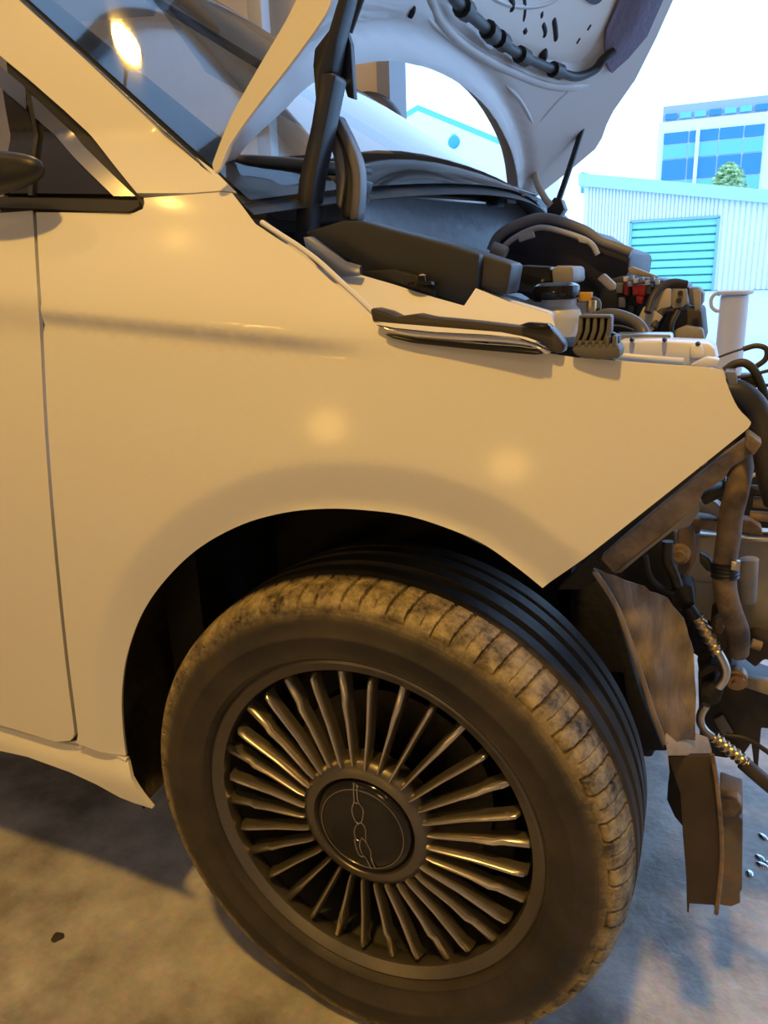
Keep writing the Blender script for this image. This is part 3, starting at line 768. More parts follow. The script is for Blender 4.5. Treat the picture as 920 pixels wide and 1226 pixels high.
# wiring loom clipped across the inner panel
def hpt(u, v, off): s, y = hs(u, v, off); return tuple(hood_P(s, y, off))
loom = [hpt(u, v, -.012) for u, v in [(528, -30), (550, 5), (578, 30), (592, 45), (622, 65), (645, 76), (665, 84), (690, 92), (712, 84), (722, 72), (735, 62)]]
tube('wiring_loom', loom, .010, black, hood, sides=10, n=4)
for (u, v), (u2, v2) in [((553, 8), (560, 14)), ((584, 35), (591, 43)), ((597, 46), (604, 52)), ((622, 65), (630, 70)), ((662, 83), (671, 86))]:
    tube('loom_clip', [hpt(u, v, -.013), hpt(u2, v2, -.013)], .0165, black, hood, sides=10)
def hstrip(name, pts, w, m_, off=-.001, parent=hood, th=.004):
    """rounded flat strip laid along the inner panel"""
    P = []
    for u, v in pts:
        sy = hs(u, v, .015); P.append(tuple(hood_P(*sy, off+relief(*sy))))
    rf = lambda t: w*.5*math.sqrt(max(.04, 1-(2*t-1)**8))
    tube(name, P, w*.5, m_, parent, sides=8, n=8, rfn=rf)
slot = mat('slot_shadow_black', (.02, .018, .025), .7)
for pts, w in [([(484, 0), (483, 8), (481, 13)], .014), ([(630, -6), (632, 12), (630, 30)], .012), ([(613, -10), (617, 8), (615, 17)], .016), ([(652, 16), (652, 24)], .012), ([(653, 29), (656, 40), (654, 48)], .014), ([(666, 23), (668, 38), (669, 52)], .016), ([(631, 37), (633, 42)], .014), ([(711, 31), (706, 39)], .012), ([(698, 47), (693, 55)], .012), ([(653, 62), (652, 74)], .026)]:
    hstrip('panel_slot', pts, w, slot)
# oval emblem recess and dark violet-grey patch
patch('emblem_recess', [hs(*p) for p in spl([(700, -14), (706, 2), (717, 11), (728, 6), (733, -12)], 3)], lambda s, y: tuple(hood_P(s, y, -.004+relief(s, y))), mat('violet_black', (.035, .025, .06), .4), hood, step=.02, solid=.006)
tp = [hs(u, v) for u, v in [(733, 40), (752, -4), (790, -6), (770, 40), (748, 66), (728, 84), (722, 74)]]
patch('violet_patch', tp, lambda s, y: tuple(hood_P(s, y, -.006+relief(s, y))), mat('violet_grey', (.20, .19, .29), .8, bump=.4, bscale=60), hood, step=.03, solid=.008)
# pressed beads
for pts, r in [([(512, -10), (527, 24), (560, 56), (610, 84), (655, 101), (693, 103), (720, 92)], .011), ([(495, -12), (508, 16), (535, 42), (580, 72), (618, 92), (650, 100)], .006)]:
    tube('pressed_bead', [hpt(u, v, .004) for u, v in pts], r, hood_in, hood, sides=12, n=5, rfn=lambda t, r=r: r*min(1, .25+(1-t)*4))
for pts in ([(640, 152), (668, 120), (690, 100)], [(640, 152), (624, 122), (606, 102)]):
    tube('pressed_bead', [hpt(u, v, .0) for u, v in pts], .005, hood_in, hood, sides=8, n=5, rfn=lambda t: .0055*min(1, .2+4*t)*min(1, .2+4*(1-t)))
ov = [hs(640+48*math.cos(a), -12+28*math.sin(a)) for a in np.linspace(0, 2*math.pi, 25)]
tube('pressed_oval', [tuple(hood_P(s, y, .024)) for s, y in ov], .006, hood_in, hood, sides=8, n=2)

# hinges and gas struts
strut_m = mat('strut_black', (.016, .017, .022), .35)
prism('hinge_bracket', [(351, 290), (367, 293), (377, 214), (402, 92), (398, 86), (382, 88), (372, 150), (357, 216)], .16, .03, strut_m, car, bevel=.003)
prism('hinge_bracket', [(384, 90), (398, 86), (404, 46), (416, 0), (424, -40), (408, -40), (404, 0), (393, 36), (376, 58), (374, 78), (378, 128)], .18, .025, strut_m, car, bevel=.003)
prism('hinge_plate', [(406, 30), (414, 34), (420, 52), (424, 118), (416, 116), (410, 96), (404, 92)], .21, .01, strut_m, car, bevel=.001)
ptube('gas_strut', [(417, 38), (434, -10)], 6, .24, strut_m, car)
arm_m = mat('hinge_arm_grey', (.17, .17, .19), .4, .3)
prism('hinge_arm', spl([(390, 140), (403, 165), (411, 186), (413, 216), (408, 252)], 4)+spl([(402, 245), (401, 215), (399, 190), (390, 165), (384, 150)], 4), .20, .02, arm_m, car, bevel=.003)
prism('hinge_arm', spl([(404, 136), (420, 168), (430, 196), (432, 226), (429, 264)], 4)+spl([(418, 264), (421, 225), (419, 200), (410, 172), (398, 145)], 4), .20, .02, arm_m, car, bevel=.003)
prism('hinge_arm', spl([(400, 142), (413, 172), (421, 198), (423, 226), (420, 262)], 4)+spl([(408, 262), (412, 226), (410, 200), (402, 172), (392, 145)], 4), .205, .02, strut_m, car, bevel=.003)
ptube('gas_strut', [(703, 136, 1.52), (686, 190, 1.47), (667, 246, 1.42)], 3.6, 1.45, strut_m, car)
ptube('strut_end', [(700, 130, 1.535), (705, 140, 1.51)], 5.5, 1.5, strut_m, car)
ptube('hinge_arm', [(641, 190, 1.45), (642, 215, 1.43), (652, 236, 1.40), (660, 246, 1.38)], 4, 1.4, tan, car)
prism('strut_foot', [(655, 248), (664, 236), (672, 238), (676, 250), (668, 262), (655, 260)], 1.38, .05, black, car)

#@@BAY
# ---------------------------------------------------------------- scuttle, bulkhead, engine bay
def X(u, v, x): p = atx(u, v, x); return p
def yz_patch(name, px, x, m_, solid=.01, lean=0.):
    pts = [atx(u, v, x) for u, v in px]
    vs = [(p.x, p.y, p.z) for p in pts]
    poly = [(p.y, p.z) for p in pts]
    zt = max(p.z for p in pts)
    return patch(name, poly, lambda y, z: (x+lean*(zt-z)+.008*math.sin(y*9), y, z), m_, car, step=.03, solid=solid)
# insulated bulkhead facing the engine bay
yz_patch('bulkhead_insulation', [(418, 236), (500, 236), (575, 242), (625, 244), (668, 252), (690, 268), (700, 300), (660, 345), (600, 360), (480, 330), (400, 300)], -.12, insul, .02, lean=.25)
ptube('bulkhead_seal', [(318, 231, .22), (360, 230, .28), (420, 231, .36), (500, 236, .52), (580, 242, .85)], 3.2, .3, steel, car, sides=8)
# scuttle tray: black plastic trough under the windscreen
yz_patch('scuttle_panel', [(440, 205), (500, 206), (560, 212), (640, 236), (668, 250), (575, 240), (440, 230)], -.17, black, .02)
prism('scuttle_trough', [(276, 207), (300, 203), (420, 212), (436, 216), (432, 232), (322, 229), (298, 228), (284, 216)], .25, .03, mat('scuttle_dark_grey', (.05, .052, .06), .4), car)
prism('scuttle_trough', [(300, 236), (320, 231), (440, 233), (420, 262), (372, 268), (330, 262)], .24, .02, grey_plastic, car)
ptube('scuttle_edge', [(270, 193, .16), (300, 194, .18), (345, 197, .22), (400, 202, .27), (440, 206, .34)], 8, .2, black, car)
ptube('scuttle_edge', [(440, 203, .6), (560, 212, 1.0), (640, 238, 1.35)], 4, .9, black, car)
ptube('scuttle_seal', [(266, 208, .15), (300, 207, .17), (360, 212, .22), (425, 219, .28)], 4, .2, gloss_black, car)
prism('washer_reservoir_neck', [(440, 214), (486, 210), (496, 218), (494, 230), (442, 228)], .5, .08, black, car, bevel=.006)
# wipers
ptube('wiper_arm', [(505, 205, .75), (560, 222, .95), (600, 234, 1.1), (642, 240, 1.25)], 3, .9, black, car)
ptube('wiper_blade', [(430, 200, .62), (520, 210, .85), (575, 214, 1.0), (640, 233, 1.3)], 2.6, .9, gloss_black, car)
prism('wiper_pivot', [(572, 236), (584, 224), (594, 228), (598, 246), (588, 247), (582, 240)], .85, .05, black, car, bevel=.005)
prism('scuttle_end_cap', [(536, 190), (548, 192), (562, 204), (566, 212), (556, 212), (546, 202)], 1.25, .03, tan, car)
prism('scuttle_end_clip', [(560, 202), (570, 202), (582, 214), (570, 216), (560, 212)], 1.24, .04, black, car)
# inner apron below the bonnet seam
def apron_fn(x, z): return (x, Yb(x, z)+.045+.55*max(0, z-(.885-.18*x)), z)
def ax(u, v):
    P = hit(u, v, lambda P: P[1]-apron_fn(P[0], P[2])[1], .4, 2.4, 300); return (P[0], P[2]) if P is not None else (0, 0)
ap = [ax(*p) for p in [(300, 262), (318, 264), (350, 290), (380, 318), (402, 332), (432, 329), (470, 340), (520, 356), (556, 366), (570, 345), (612, 362), (660, 376), (668, 398), (640, 410), (540, 402), (450, 396), (400, 350), (350, 305)]]
patch('inner_apron', list(reversed(ap)), apron_fn, paint, car, step=.014, solid=.004)
# seam channel beside the fender edge
seam = [Vector(skin(*bx(u, v)))+Vector((.0, .004, .0)) for u, v in [(306, 266), (330, 282), (350, 295), (374, 313), (399, 336), (425, 360), (445, 380)]]
tube('fender_flange', [p+Vector((.003, .004, .0)) for p in seam], .003, paint, car, sides=8)
prism('wing_bracket', [(363, 284), (372, 283), (413, 313), (431, 318), (431, 330), (400, 333), (368, 306)], .085, .008, steel, car, bevel=.001)
# scuttle side box
prism('scuttle_side_box', [(364, 278), (410, 264), (431, 264), (470, 275), (536, 292), (575, 304), (572, 340), (566, 362), (549, 366), (522, 355), (480, 338), (431, 328), (430, 320), (395, 300)], .125, .06, mat('scuttle_box_black', (.024, .027, .034), .45), car, bevel=.004)
prism('box_flange', [(431, 325), (470, 322), (500, 330), (520, 345), (522, 357), (480, 343), (436, 331)], .11, .012, black, car, bevel=.003)
c0 = at(506, 341, .10); lathe('push_clip', [(.0, .010), (.004, .009), (.005, .004), (.015, .003), (.016, 0), (.0, 0)], gloss_black, car, tuple(c0), seg=24)
c0 = at(506, 335, .10); lathe('clip_pin', [(.0, .006), (.0035, .005), (.004, 0)], tan, car, tuple(c0), seg=12)
prism('scuttle_side_cover', [(536, 293), (575, 303), (614, 316), (608, 352), (602, 353), (570, 343), (560, 366), (545, 366)], .14, .05, mat('scuttle_cover_grey', (.045, .043, .044), .42), car, bevel=.004)
# wheelhouse top behind the apron
prism('wheelhouse_top', [(570, 343), (612, 360), (660, 374), (661, 395), (600, 392), (560, 372)], .15, .02, paint, car, bevel=.003)
# engine bay background mass
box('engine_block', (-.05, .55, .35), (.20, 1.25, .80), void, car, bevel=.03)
prism('air_duct_housing', [(590, 300), (600, 282), (622, 268), (654, 262), (698, 275), (719, 289), (757, 302), (754, 326), (740, 352), (700, 362), (640, 362), (604, 340)], .62, .35, mat('violet_black_plastic', (.028, .026, .04), .5), car, bevel=.008)
ptube('duct_seal', [(588, 300), (598, 282), (622, 268), (654, 261), (698, 275), (719, 289), (738, 296), (756, 303)], 6, .60, mat('duct_seal_grey', (.18, .19, .22), .45), car)
ptube('duct_seal', [(594, 306), (612, 288), (634, 276), (654, 273), (690, 283), (708, 292), (716, 305)], 3.5, .58, mat('duct_lip_grey', (.42, .44, .50), .4), car)
for px in ([(620, 282), (638, 276), (640, 284), (622, 290)], [(692, 284), (704, 287), (703, 292), (693, 290)]): prism('duct_tab', px, .575, .01, MATS['duct_lip_grey'], car, bevel=.001)
ptube('duct_hose_end', [(590, 297), (598, 300), (606, 304)], 8, .55, mid_grey, car)
prism('brake_module', [(612, 330), (624, 317), (660, 319), (664, 345), (640, 354), (612, 350)], .30, .08, gloss_black, car, bevel=.004)
prism('brake_module_lit_face', [(660, 321), (668, 318), (687, 319), (688, 338), (662, 343)], .29, .08, mid_grey, car, bevel=.004)  # sky-lit face of the black block, painted as lighter grey
# brake fluid reservoir: bottle, neck and ribbed lid
rc = at(667, 372, .24)
def cyl(name, u, v0, v1, rpx, y, m_, prof=None, seg=40):
    a = at(u, v0, y); b = at(u, v1, y); k = ((np.array(a)-CAM) @ WZ)/F; r = rpx*k; h = a.z-b.z
    pr = prof(r, h) if prof else [(0, h), (r*.96, h), (r, h*.9), (r, .1*h), (r*.94, 0), (0, 0)]
    return lathe(name, pr, m_, car, (b.x, b.y, b.z), seg=seg)
cyl('reservoir_bottle', 668, 358, 404, 29, .24, bottle_mat, lambda r, h: [(0, h), (r*.72, h), (r*.72, h*.82), (r*.86, h*.72), (r, h*.5), (r, .05*h), (r*.9, 0), (0, 0)])
def lidmod(r, h): return [(0, h), (r*.55, h), (r*.8, h*.93), (r*.97, h*.8), (r, h*.55), (r, .1*h), (r*.95, 0), (0, 0)]
cyl('reservoir_lid', 666, 338, 358, 28, .235, gloss_black, lidmod)
prism('filler_tag', [(692, 350), (709, 350), (708, 361), (692, 361)], .25, .01, yellow, car, bevel=.001)
cyl('bleed_knob', 708, 360, 374, 6, .20, mat('aged_brass', (.5, .36, .18), .35, 1.), None, 20)
ptube('coolant_hose', [(716, 372, .24), (716, 362, .25), (708, 358, .27)], 4, .24, rubber, car)
ptube('coolant_hose', [(712, 380, .24), (728, 376, .23), (746, 379, .22), (764, 388, .21), (772, 401, .2), (772, 418, .2)], 7, .22, mat('pipe_grey_rubber', (.10, .10, .105), .38), car)
ptube('coolant_hose', [(726, 390, .3), (745, 391, .3), (760, 396, .3)], 1.5, .3, rubber, car)
# relay carrier and fuse box
prism('fuse_box_base', [(728, 335), (746, 330), (790, 334), (826, 340), (822, 372), (800, 400), (770, 404), (735, 400), (715, 380), (718, 352)], .50, .12, black, car, bevel=.006)
prism('relay', [(748, 336), (753, 337), (752, 354), (747, 352)], .48, .02, red, car, bevel=.001)
for px in ([(757, 342), (764, 341), (765, 353), (758, 354)], [(764, 340), (774, 341), (772, 355), (764, 354)], [(762, 354), (771, 355), (769, 364), (762, 363)]): prism('relay', px, .475, .02, red, car, bevel=.0015)
prism('relay', [(804, 335), (815, 336), (815, 343), (804, 342)], .47, .02, mat('dark_red_relay', (.35, .03, .05), .4), car, bevel=.001)
for i, (u, v) in enumerate([(749, 334), (756, 333), (761, 336), (768, 335), (775, 338), (781, 334), (787, 338), (754, 340)]):
    prism('fuse', [(u-2.5, v-2.5), (u+2.5, v-3), (u+2.8, v+3), (u-2.2, v+3.4)], .47, .015, (white_plastic, mat('blue_grey_fuse', (.3, .35, .5), .4))[i % 2], car, bevel=.0008)
for i, (u, v) in enumerate([(752, 347), (777, 346), (783, 349), (745, 362), (756, 372), (742, 345)]):
    prism('relay', [(u-4, v-6), (u+4, v-6), (u+4, v+6), (u-4, v+6)], .485, .02, (black, grey_plastic)[i % 2], car, bevel=.001)
prism('loom_connector', [(715, 334), (723, 327), (737, 340), (736, 347), (730, 348), (722, 341)], .40, .015, tan, car, bevel=.002)
prism('harness_guide', [(752, 321), (757, 319), (788, 331), (784, 334), (754, 328)], .56, .02, mid_grey, car, bevel=.001)
prism('fuse_box_lid', [(780, 366), (788, 350), (798, 345), (804, 346), (804, 367), (794, 370), (786, 376)], .42, .012, tan, car, bevel=.002)
prism('fuse_box_lid', [(762, 386), (771, 367), (782, 371), (794, 379), (780, 398), (775, 400)], .41, .012, tan, car, bevel=.002)
prism('loom_bracket', [(803, 346), (823, 346), (824, 362), (818, 368), (805, 370)], .43, .01, mid_grey, car, bevel=.0015)
for u, v in ((815, 351), (813, 360)): c_ = at(u, v, .428); lathe('bracket_hole', [(0, -.002), (.003, -.002), (.0035, .0)], black, car, tuple(c_), axis='Y', seg=12)
prism('loom_bracket', [(830, 347), (839, 347), (840, 370), (832, 372)], .42, .008, mid_grey, car, bevel=.001)
prism('fuse_box_side', [(824, 344), (838, 344), (843, 352), (842, 366), (826, 366)], .46, .06, grey_plastic, car, bevel=.004)
prism('battery_tray', [(786, 402), (800, 376), (822, 368), (841, 371), (845, 412), (790, 414)], .45, .15, dark_brown, car, bevel=.005)
prism('battery_cover', [(806, 396), (822, 390), (842, 393), (846, 412), (810, 412)], .43, .02, mid_grey, car, bevel=.004)
ptube('battery_cable', [(776, 374, .4), (782, 356, .41), (792, 344, .42), (806, 338, .43), (822, 340, .44)], 4.5, .42, rubber, car)
ptube('battery_cable', [(783, 392, .41), (792, 374, .42), (806, 372, .43)], 4, .42, rubber, car)
ptube('battery_cable', [(806, 408, .42), (804, 390, .42), (812, 372, .43)], 3.5, .42, rubber, car)
# painted front panel behind the fender top
prism('front_panel', [(738, 409), (790, 408), (850, 411), (857, 418), (861, 437), (840, 440), (735, 436)], .12, .05, paint, car, bevel=.004)
prism('slam_rail', [(736, 400), (804, 400), (805, 410), (737, 411)], .16, .03, steel, car, bevel=.002)
for u in (757, 796, 836): c_ = at(u, 412 if u > 800 else 407, .116); lathe('panel_bolt', [(0, -.003), (.0014, -.003), (.0022, -.001), (.0025, 0.003)], black, car, tuple(c_), axis='Y', seg=10)
prism('panel_pad', [(826, 413), (842, 412), (846, 430), (826, 431)], .113, .01, paint, car, bevel=.004)
prism('headlamp_bracket', [(826, 438), (860, 441), (862, 430), (846, 428)], .09, .02, paint, car, bevel=.002)
ptube('fender_top_rail', [(735, 426, .06), (780, 430, .06), (818, 433, .065)], 5, .06, mat('white_sealed_edge', (.78, .78, .78), .3), car, flat=.8)

#@@NOSE
# ---------------------------------------------------------------- stripped nose: bracket, shield, hoses
prism('headlamp_cross_bracket', [(719, 669), (744, 647), (782, 615), (822, 582), (868, 545), (897, 524), (912, 532), (900, 545), (876, 560), (866, 575), (842, 590), (836, 605), (735, 687)], .065, .018, muddy, car, bevel=.002)
prism('bracket_flange', [(735, 687), (790, 642), (836, 604), (838, 612), (826, 630), (806, 636), (770, 664), (744, 686)], .075, .006, mat('greasy_bare_metal', (.24, .23, .23), .4, .4), car, bevel=.001)
prism('bracket_end', [(894, 522), (898, 520), (913, 531), (903, 546), (892, 534)], .055, .025, muddy, car, bevel=.001)
for u, v, y in ((843, 556, .055), (865, 536, .055)): prism('bumper_clip', [(u-4, v-2), (u+3, v-6), (u+5, v-2), (u-2, v+3)], y, .01, MATS['greasy_bare_metal'], car, bevel=.001)
prism('gap_shade_strip', [(668, 706), (700, 672), (760, 622), (830, 565), (900, 510), (906, 524), (840, 580), (740, 665), (722, 690), (700, 706)], .11, .012, void, car, bevel=.001)  # dark strip painting the shade in the gap behind the bracket
prism('nose_dark_backing', [(668, 716), (720, 676), (800, 610), (850, 575), (888, 560), (892, 640), (880, 770), (840, 790), (800, 760), (740, 730)], .34, .03, void, car, bevel=.003)  # added dark backing, keeps the nose gaps black like deep shade
# splash shield with muddy ribs
shield_px = [(710, 682, .05), (718, 684, .05), (740, 690, .06), (772, 702, .075), (800, 716, .085), (820, 742, .09), (831, 780, .09), (834, 830, .088), (833, 886, .085), (798, 888, .06), (786, 862, .057), (768, 810, .055), (748, 745, .05), (738, 716, .05), (724, 702, .05)]
SP = [at(*p) for p in shield_px]
def plate(name, P, m_, thick, parent=car, step=.012, wav=0.):
    # least-squares plane parametrisation, depth interpolated from the outline
    A = np.array([[p.x, p.z] for p in P]); yv = np.array([p.y for p in P])
    def fn(x, z):
        w = 1/((A[:, 0]-x)**2+(A[:, 1]-z)**2+1e-5)**1.2
        return (x, float((w*yv).sum()/w.sum())+wav*math.sin(x*160+z*12), z)
    poly = [tuple(a) for a in A]
    ar = sum(poly[i][0]*poly[(i+1) % len(poly)][1]-poly[(i+1) % len(poly)][0]*poly[i][1] for i in range(len(poly)))
    if ar < 0: poly.reverse()
    return patch(name, poly, fn, m_, parent, step=step, solid=thick)
shield = plate('splash_shield', SP, muddy_plastic, .004, step=.008, wav=.0012)
ptube('shield_rib', [(712, 684, .046), (727, 706, .046), (742, 734, .047), (766, 802, .05), (784, 857, .052), (797, 890, .054)], 3.5, .03, muddy_plastic, shield, sides=8)
prism('shield_lip', [(796, 884, .05), (833, 884, .10), (848, 889, .11), (853, 906, .11), (800, 906, .05)], .07, .012, mat('lit_mud_plastic', (.30, .21, .12), .6, col2=(.42, .31, .18), scale=20, bump=.2), shield, bevel=.002)  # mud colour raised to tan, painting the warm light on the lip
# deflector box below the shield
df = dark_brown
prism('air_deflector', [(800, 906), (853, 905), (860, 945), (864, 1000), (864, 1040), (860, 1086), (858, 1096), (855, 1084), (826, 1082), (825, 1094), (823, 1092), (822, 1050), (818, 1000), (815, 950)], .075, .006, df, car, bevel=.001)
ptube('deflector_edge', [(853, 903, .066), (859, 940, .066), (864, 1000, .068), (864, 1040, .068), (858, 1094, .068)], 2.6, .07, muddy, car, sides=8)
prism('deflector_side', [(800, 906), (816, 908), (818, 990), (808, 978), (799, 958), (800, 940), (802, 925)], .12, .01, void, car, bevel=.001)
prism('beam_end', [(862, 952), (878, 958), (890, 962), (889, 975), (885, 978), (890, 982), (889, 1066), (886, 1070), (887, 1082), (876, 1086), (862, 1084)], .18, .05, mat('rusty_grey_metal', (.13, .115, .11), .6, col2=(.20, .13, .08), scale=30, mix=(.4, .6)), car, bevel=.002)
prism('beam_bracket', [(862, 956), (884, 958), (889, 966), (880, 978), (862, 980)], .17, .02, muddy, car, bevel=.002)
# dark inner structure right of the tyre
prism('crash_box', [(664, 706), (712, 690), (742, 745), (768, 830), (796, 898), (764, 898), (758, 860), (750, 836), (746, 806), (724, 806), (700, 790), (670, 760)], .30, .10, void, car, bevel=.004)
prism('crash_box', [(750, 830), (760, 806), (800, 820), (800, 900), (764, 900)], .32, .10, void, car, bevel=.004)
# radiator pack
rad = mat('radiator_side_grey', (.36, .34, .33), .45, .3, col2=(.27, .25, .235), scale=8)
prism('radiator_side', [(806, 636), (832, 638), (840, 640), (990, 650), (990, 790), (900, 762), (860, 748), (812, 730)], .26, .03, rad, car, bevel=.003)
prism('radiator_lip', [(838, 640), (990, 648), (990, 654), (838, 644)], .245, .02, alu, car, bevel=.001)
prism('radiator_label', [(834, 697), (856, 699), (855, 717), (834, 713)], .256, .003, mat('faded_label', (.30, .29, .29), .6), car, bevel=0)
for k in range(4): prism('label_bar', [(836+k*5, 700+k*.3), (838+k*5, 700.2+k*.3), (838+k*5, 712+k*.4), (836+k*5, 711.8+k*.4)], .2555, .001, mid_grey, car, bevel=0)
prism('radiator_bracket', [(810, 620), (862, 624), (862, 637), (838, 634), (838, 640), (812, 637)], .20, .03, muddy, car, bevel=.002)
prism('radiator_mount', [(812, 630), (832, 632), (833, 672), (824, 690), (818, 700), (812, 690)], .19, .02, mat('brown_bracket', (.14, .10, .08), .5), car, bevel=.003)
c_ = at(814, 664, .185); lathe('mount_bush', [(0, -.008), (.006, -.008), (.007, -.003), (.011, -.002), (.012, .004)], muddy, car, tuple(c_), axis='Y', seg=20)
prism('headlamp_motor', [(838, 596), (850, 588), (866, 584), (869, 576), (873, 584), (869, 594), (856, 600), (844, 606)], .16, .03, black, car, bevel=.004)
prism('horn_bracket', [(836, 600), (856, 600), (870, 612), (868, 624), (850, 616), (838, 614)], .20, .02, MATS['greasy_bare_metal'], car, bevel=.002)
# upper hoses
ptube('radiator_hose', [(886, 530, .14), (888, 556, .13), (882, 590, .12), (876, 615, .12), (873, 642, .12), (869, 670, .12), (868, 700, .12), (874, 728, .125), (884, 756, .14), (884, 780, .16)], 13.5, .12, dusty_rubber, car, sides=18)
ptube('hose_clamp', [(869, 672, .12), (868.5, 690, .12)], 15.5, .12, black, car, sides=18, rfn=lambda t: 15.6+.8*math.cos(t*25))
prism('clamp_lug', [(838, 662), (850, 668), (858, 680), (858, 688), (846, 684), (838, 674)], .13, .012, black, car, bevel=.002)
c_ = at(881, 676, .105); box('clamp_screw', (c_.x-.004, c_.y-.004, c_.z-.005), (c_.x+.004, c_.y+.004, c_.z+.005), alu, car, bevel=.001)
ptube('radiator_hose', [(866, 468, .10), (884, 470, .10), (900, 482, .10), (910, 500, .10), (916, 530, .10), (922, 570, .11), (930, 600, .12)], 15, .10, rubber, car, sides=18)
ptube('wiring_loom', [(868, 444, .12), (880, 436, .12), (893, 435, .12), (905, 446, .12), (915, 470, .12), (924, 500, .13)], 5, .12, rubber, car)
ptube('wiring_loom', [(890, 418, .13), (906, 414, .13), (918, 418, .13), (917, 430, .13), (904, 440, .13)], 3.2, .13, rubber, car)
ptube('bonnet_cable', [(860, 428, .12), (876, 422, .12), (892, 417, .13)], 1.3, .12, rubber, car, sides=8)
prism('bonnet_latch', [(868, 445), (882, 445), (884, 460), (878, 464), (872, 462)], .09, .03, grey_plastic, car, bevel=.003)
ptube('wiring_loom', [(880, 452, .12), (898, 450, .12), (920, 444, .12), (950, 440, .13)], 2, .12, rubber, car, sides=8)
ptube('wiring_loom', [(896, 466, .12), (908, 461, .12), (930, 462, .12)], 1.8, .12, rubber, car, sides=8)
cn = at(898, 455, .13); box('loom_plug', (cn.x-.008, cn.y-.01, cn.z-.006), (cn.x+.008, cn.y+.01, cn.z+.006), black, car, bevel=.002)
ptube('wiring_loom', [(905, 470, .16), (920, 490, .16), (940, 520, .17)], 6, .15, black, car)
# fan cowl and coupling behind the hose
prism('fan_cowl', [(888, 585), (900, 560), (940, 555), (990, 570), (990, 640), (900, 632), (886, 620)], .30, .05, black, car, bevel=.004)
for k, (u, v, r) in enumerate([(908, 588, 14), (912, 602, 13), (908, 618, 12)]):
    ptube('hose_coupling', [(u-10, v-1, .22), (u+14, v+1, .22)], 7-k*.5, .22, (rubber, dusty_rubber, muddy)[k], car)
ptube('cowl_rod', [(890, 575, .24), (905, 568, .24), (918, 560, .24)], 2.5, .24, mat('pale_clip_plastic', (.55, .58, .60), .4), car, sides=8)
prism('hose_bracket', [(888, 622), (900, 624), (912, 632), (914, 642), (898, 640), (888, 636)], .2, .02, muddy, car, bevel=.002)
# receiver drier capsule
ptube('receiver_drier', [(897, 668, .2), (897, 672, .2), (896, 690, .2), (895, 712, .2), (894, 722, .2)], 11, .2, alu if False else mid_grey, car, sides=18, rfn=lambda t: 11*min(1, math.sqrt(max(.02, 1-(1-min(1, t/.16))**2)))*min(1, math.sqrt(max(.05, 1-(max(0, t-.88)/.125)**2))))
# refrigerant pipes with corrugated sleeves
sleeve = mat('golden_alu_sleeve', (.58, .46, .28), .3, 1.)
prism('pipe_connector', [(808, 705), (816, 697), (830, 702), (833, 722), (826, 734), (806, 728), (803, 716)], .13, .03, black, car, bevel=.003)
ptube('wiring_loom', [(772, 664, .1), (778, 690, .11), (792, 704, .12), (806, 712, .12)], 4, .11, rubber, car)
ptube('wiring_loom', [(800, 648, .13), (800, 670, .13), (808, 690, .13), (812, 702, .13)], 6.5, .13, rubber, car)
ptube('refrigerant_hose', [(824, 726, .13), (834, 742, .13)], 8, .13, rubber, car)
def corr(r, n): return lambda t: r*(1+.13*math.cos(t*n*2*math.pi)) 
ptube('corrugated_sleeve', [(834, 739, .13), (843, 752, .13), (852, 768, .13), (858, 780, .13)], 8, .13, sleeve, car, n=16, rfn=corr(7.6, 5))
ptube('refrigerant_pipe', [(857, 776, .13), (865, 790, .13), (869, 802, .13), (867, 813, .13), (860, 822, .13)], 6, .13, alu, car)
prism('pipe_connector', [(838, 826), (856, 816), (868, 824), (862, 842), (848, 848), (838, 842)], .14, .03, black, car, bevel=.003)
ptube('refrigerant_pipe', [(846, 844, .13), (840, 854, .13), (839, 864, .13), (845, 875, .13), (856, 884, .13)], 5, .13, alu, car)
ptube('corrugated_sleeve', [(855, 882, .13), (868, 893, .13), (881, 903, .13), (893, 914, .13)], 8, .13, sleeve, car, n=16, rfn=corr(7.4, 6))
ptube('refrigerant_hose', [(890, 913, .13), (906, 927, .13), (925, 943, .13), (960, 972, .13)], 9, .13, rubber, car)
prism('pipe_clip', [(856, 742), (866, 738), (868, 756), (862, 762), (855, 756)], .15, .015, muddy, car, bevel=.003)
# lower beam, pivot bolt and dark block
prism('lower_beam', [(836, 806), (850, 796), (884, 800), (905, 818), (990, 850), (990, 880), (912, 872), (908, 922), (904, 922), (900, 890), (890, 905), (870, 908), (850, 905), (838, 880)], .24, .06, mat('dirty_black_beam', (.022, .019, .020), .5), car, bevel=.004)
c_ = at(882, 815, .21); lathe('pivot_bolt', [(0, -.010), (.004, -.010), (.005, -.006), (.009, -.006), (.010, -.001), (.0125, .0), (.0125, .015)], mat('rusty_brass_bolt', (.34, .22, .13), .4, .7), car, tuple(c_), axis='Y', seg=28)
prism('tow_arm', [(890, 812), (925, 818), (990, 832), (990, 850), (920, 833), (893, 824)], .225, .015, mid_grey, car, bevel=.002)
prism('beam_label', [(855, 862), (866, 856), (879, 878), (866, 882)], .235, .004, grey_plastic, car, bevel=.001)
ptube('wiring_loom', [(870, 880, .2), (892, 884, .2), (912, 895, .2), (940, 915, .2)], 3, .2, rubber, car)
prism('side_bracket', [(886, 770), (905, 762), (990, 790), (990, 812), (916, 790), (905, 800), (892, 790)], .22, .03, dark_brown, car, bevel=.003)
ptube('pipe_boss', [(900, 770, .19), (912, 774, .19)], 6, .19, muddy, car)
prism('under_tray', [(835, 790), (850, 780), (864, 800), (850, 812), (838, 812)], .26, .02, void, car, bevel=.002)
prism('hose_guard', [(852, 740), (868, 720), (880, 760), (876, 800), (860, 790), (850, 765)], .22, .04, dark_brown, car, bevel=.004)

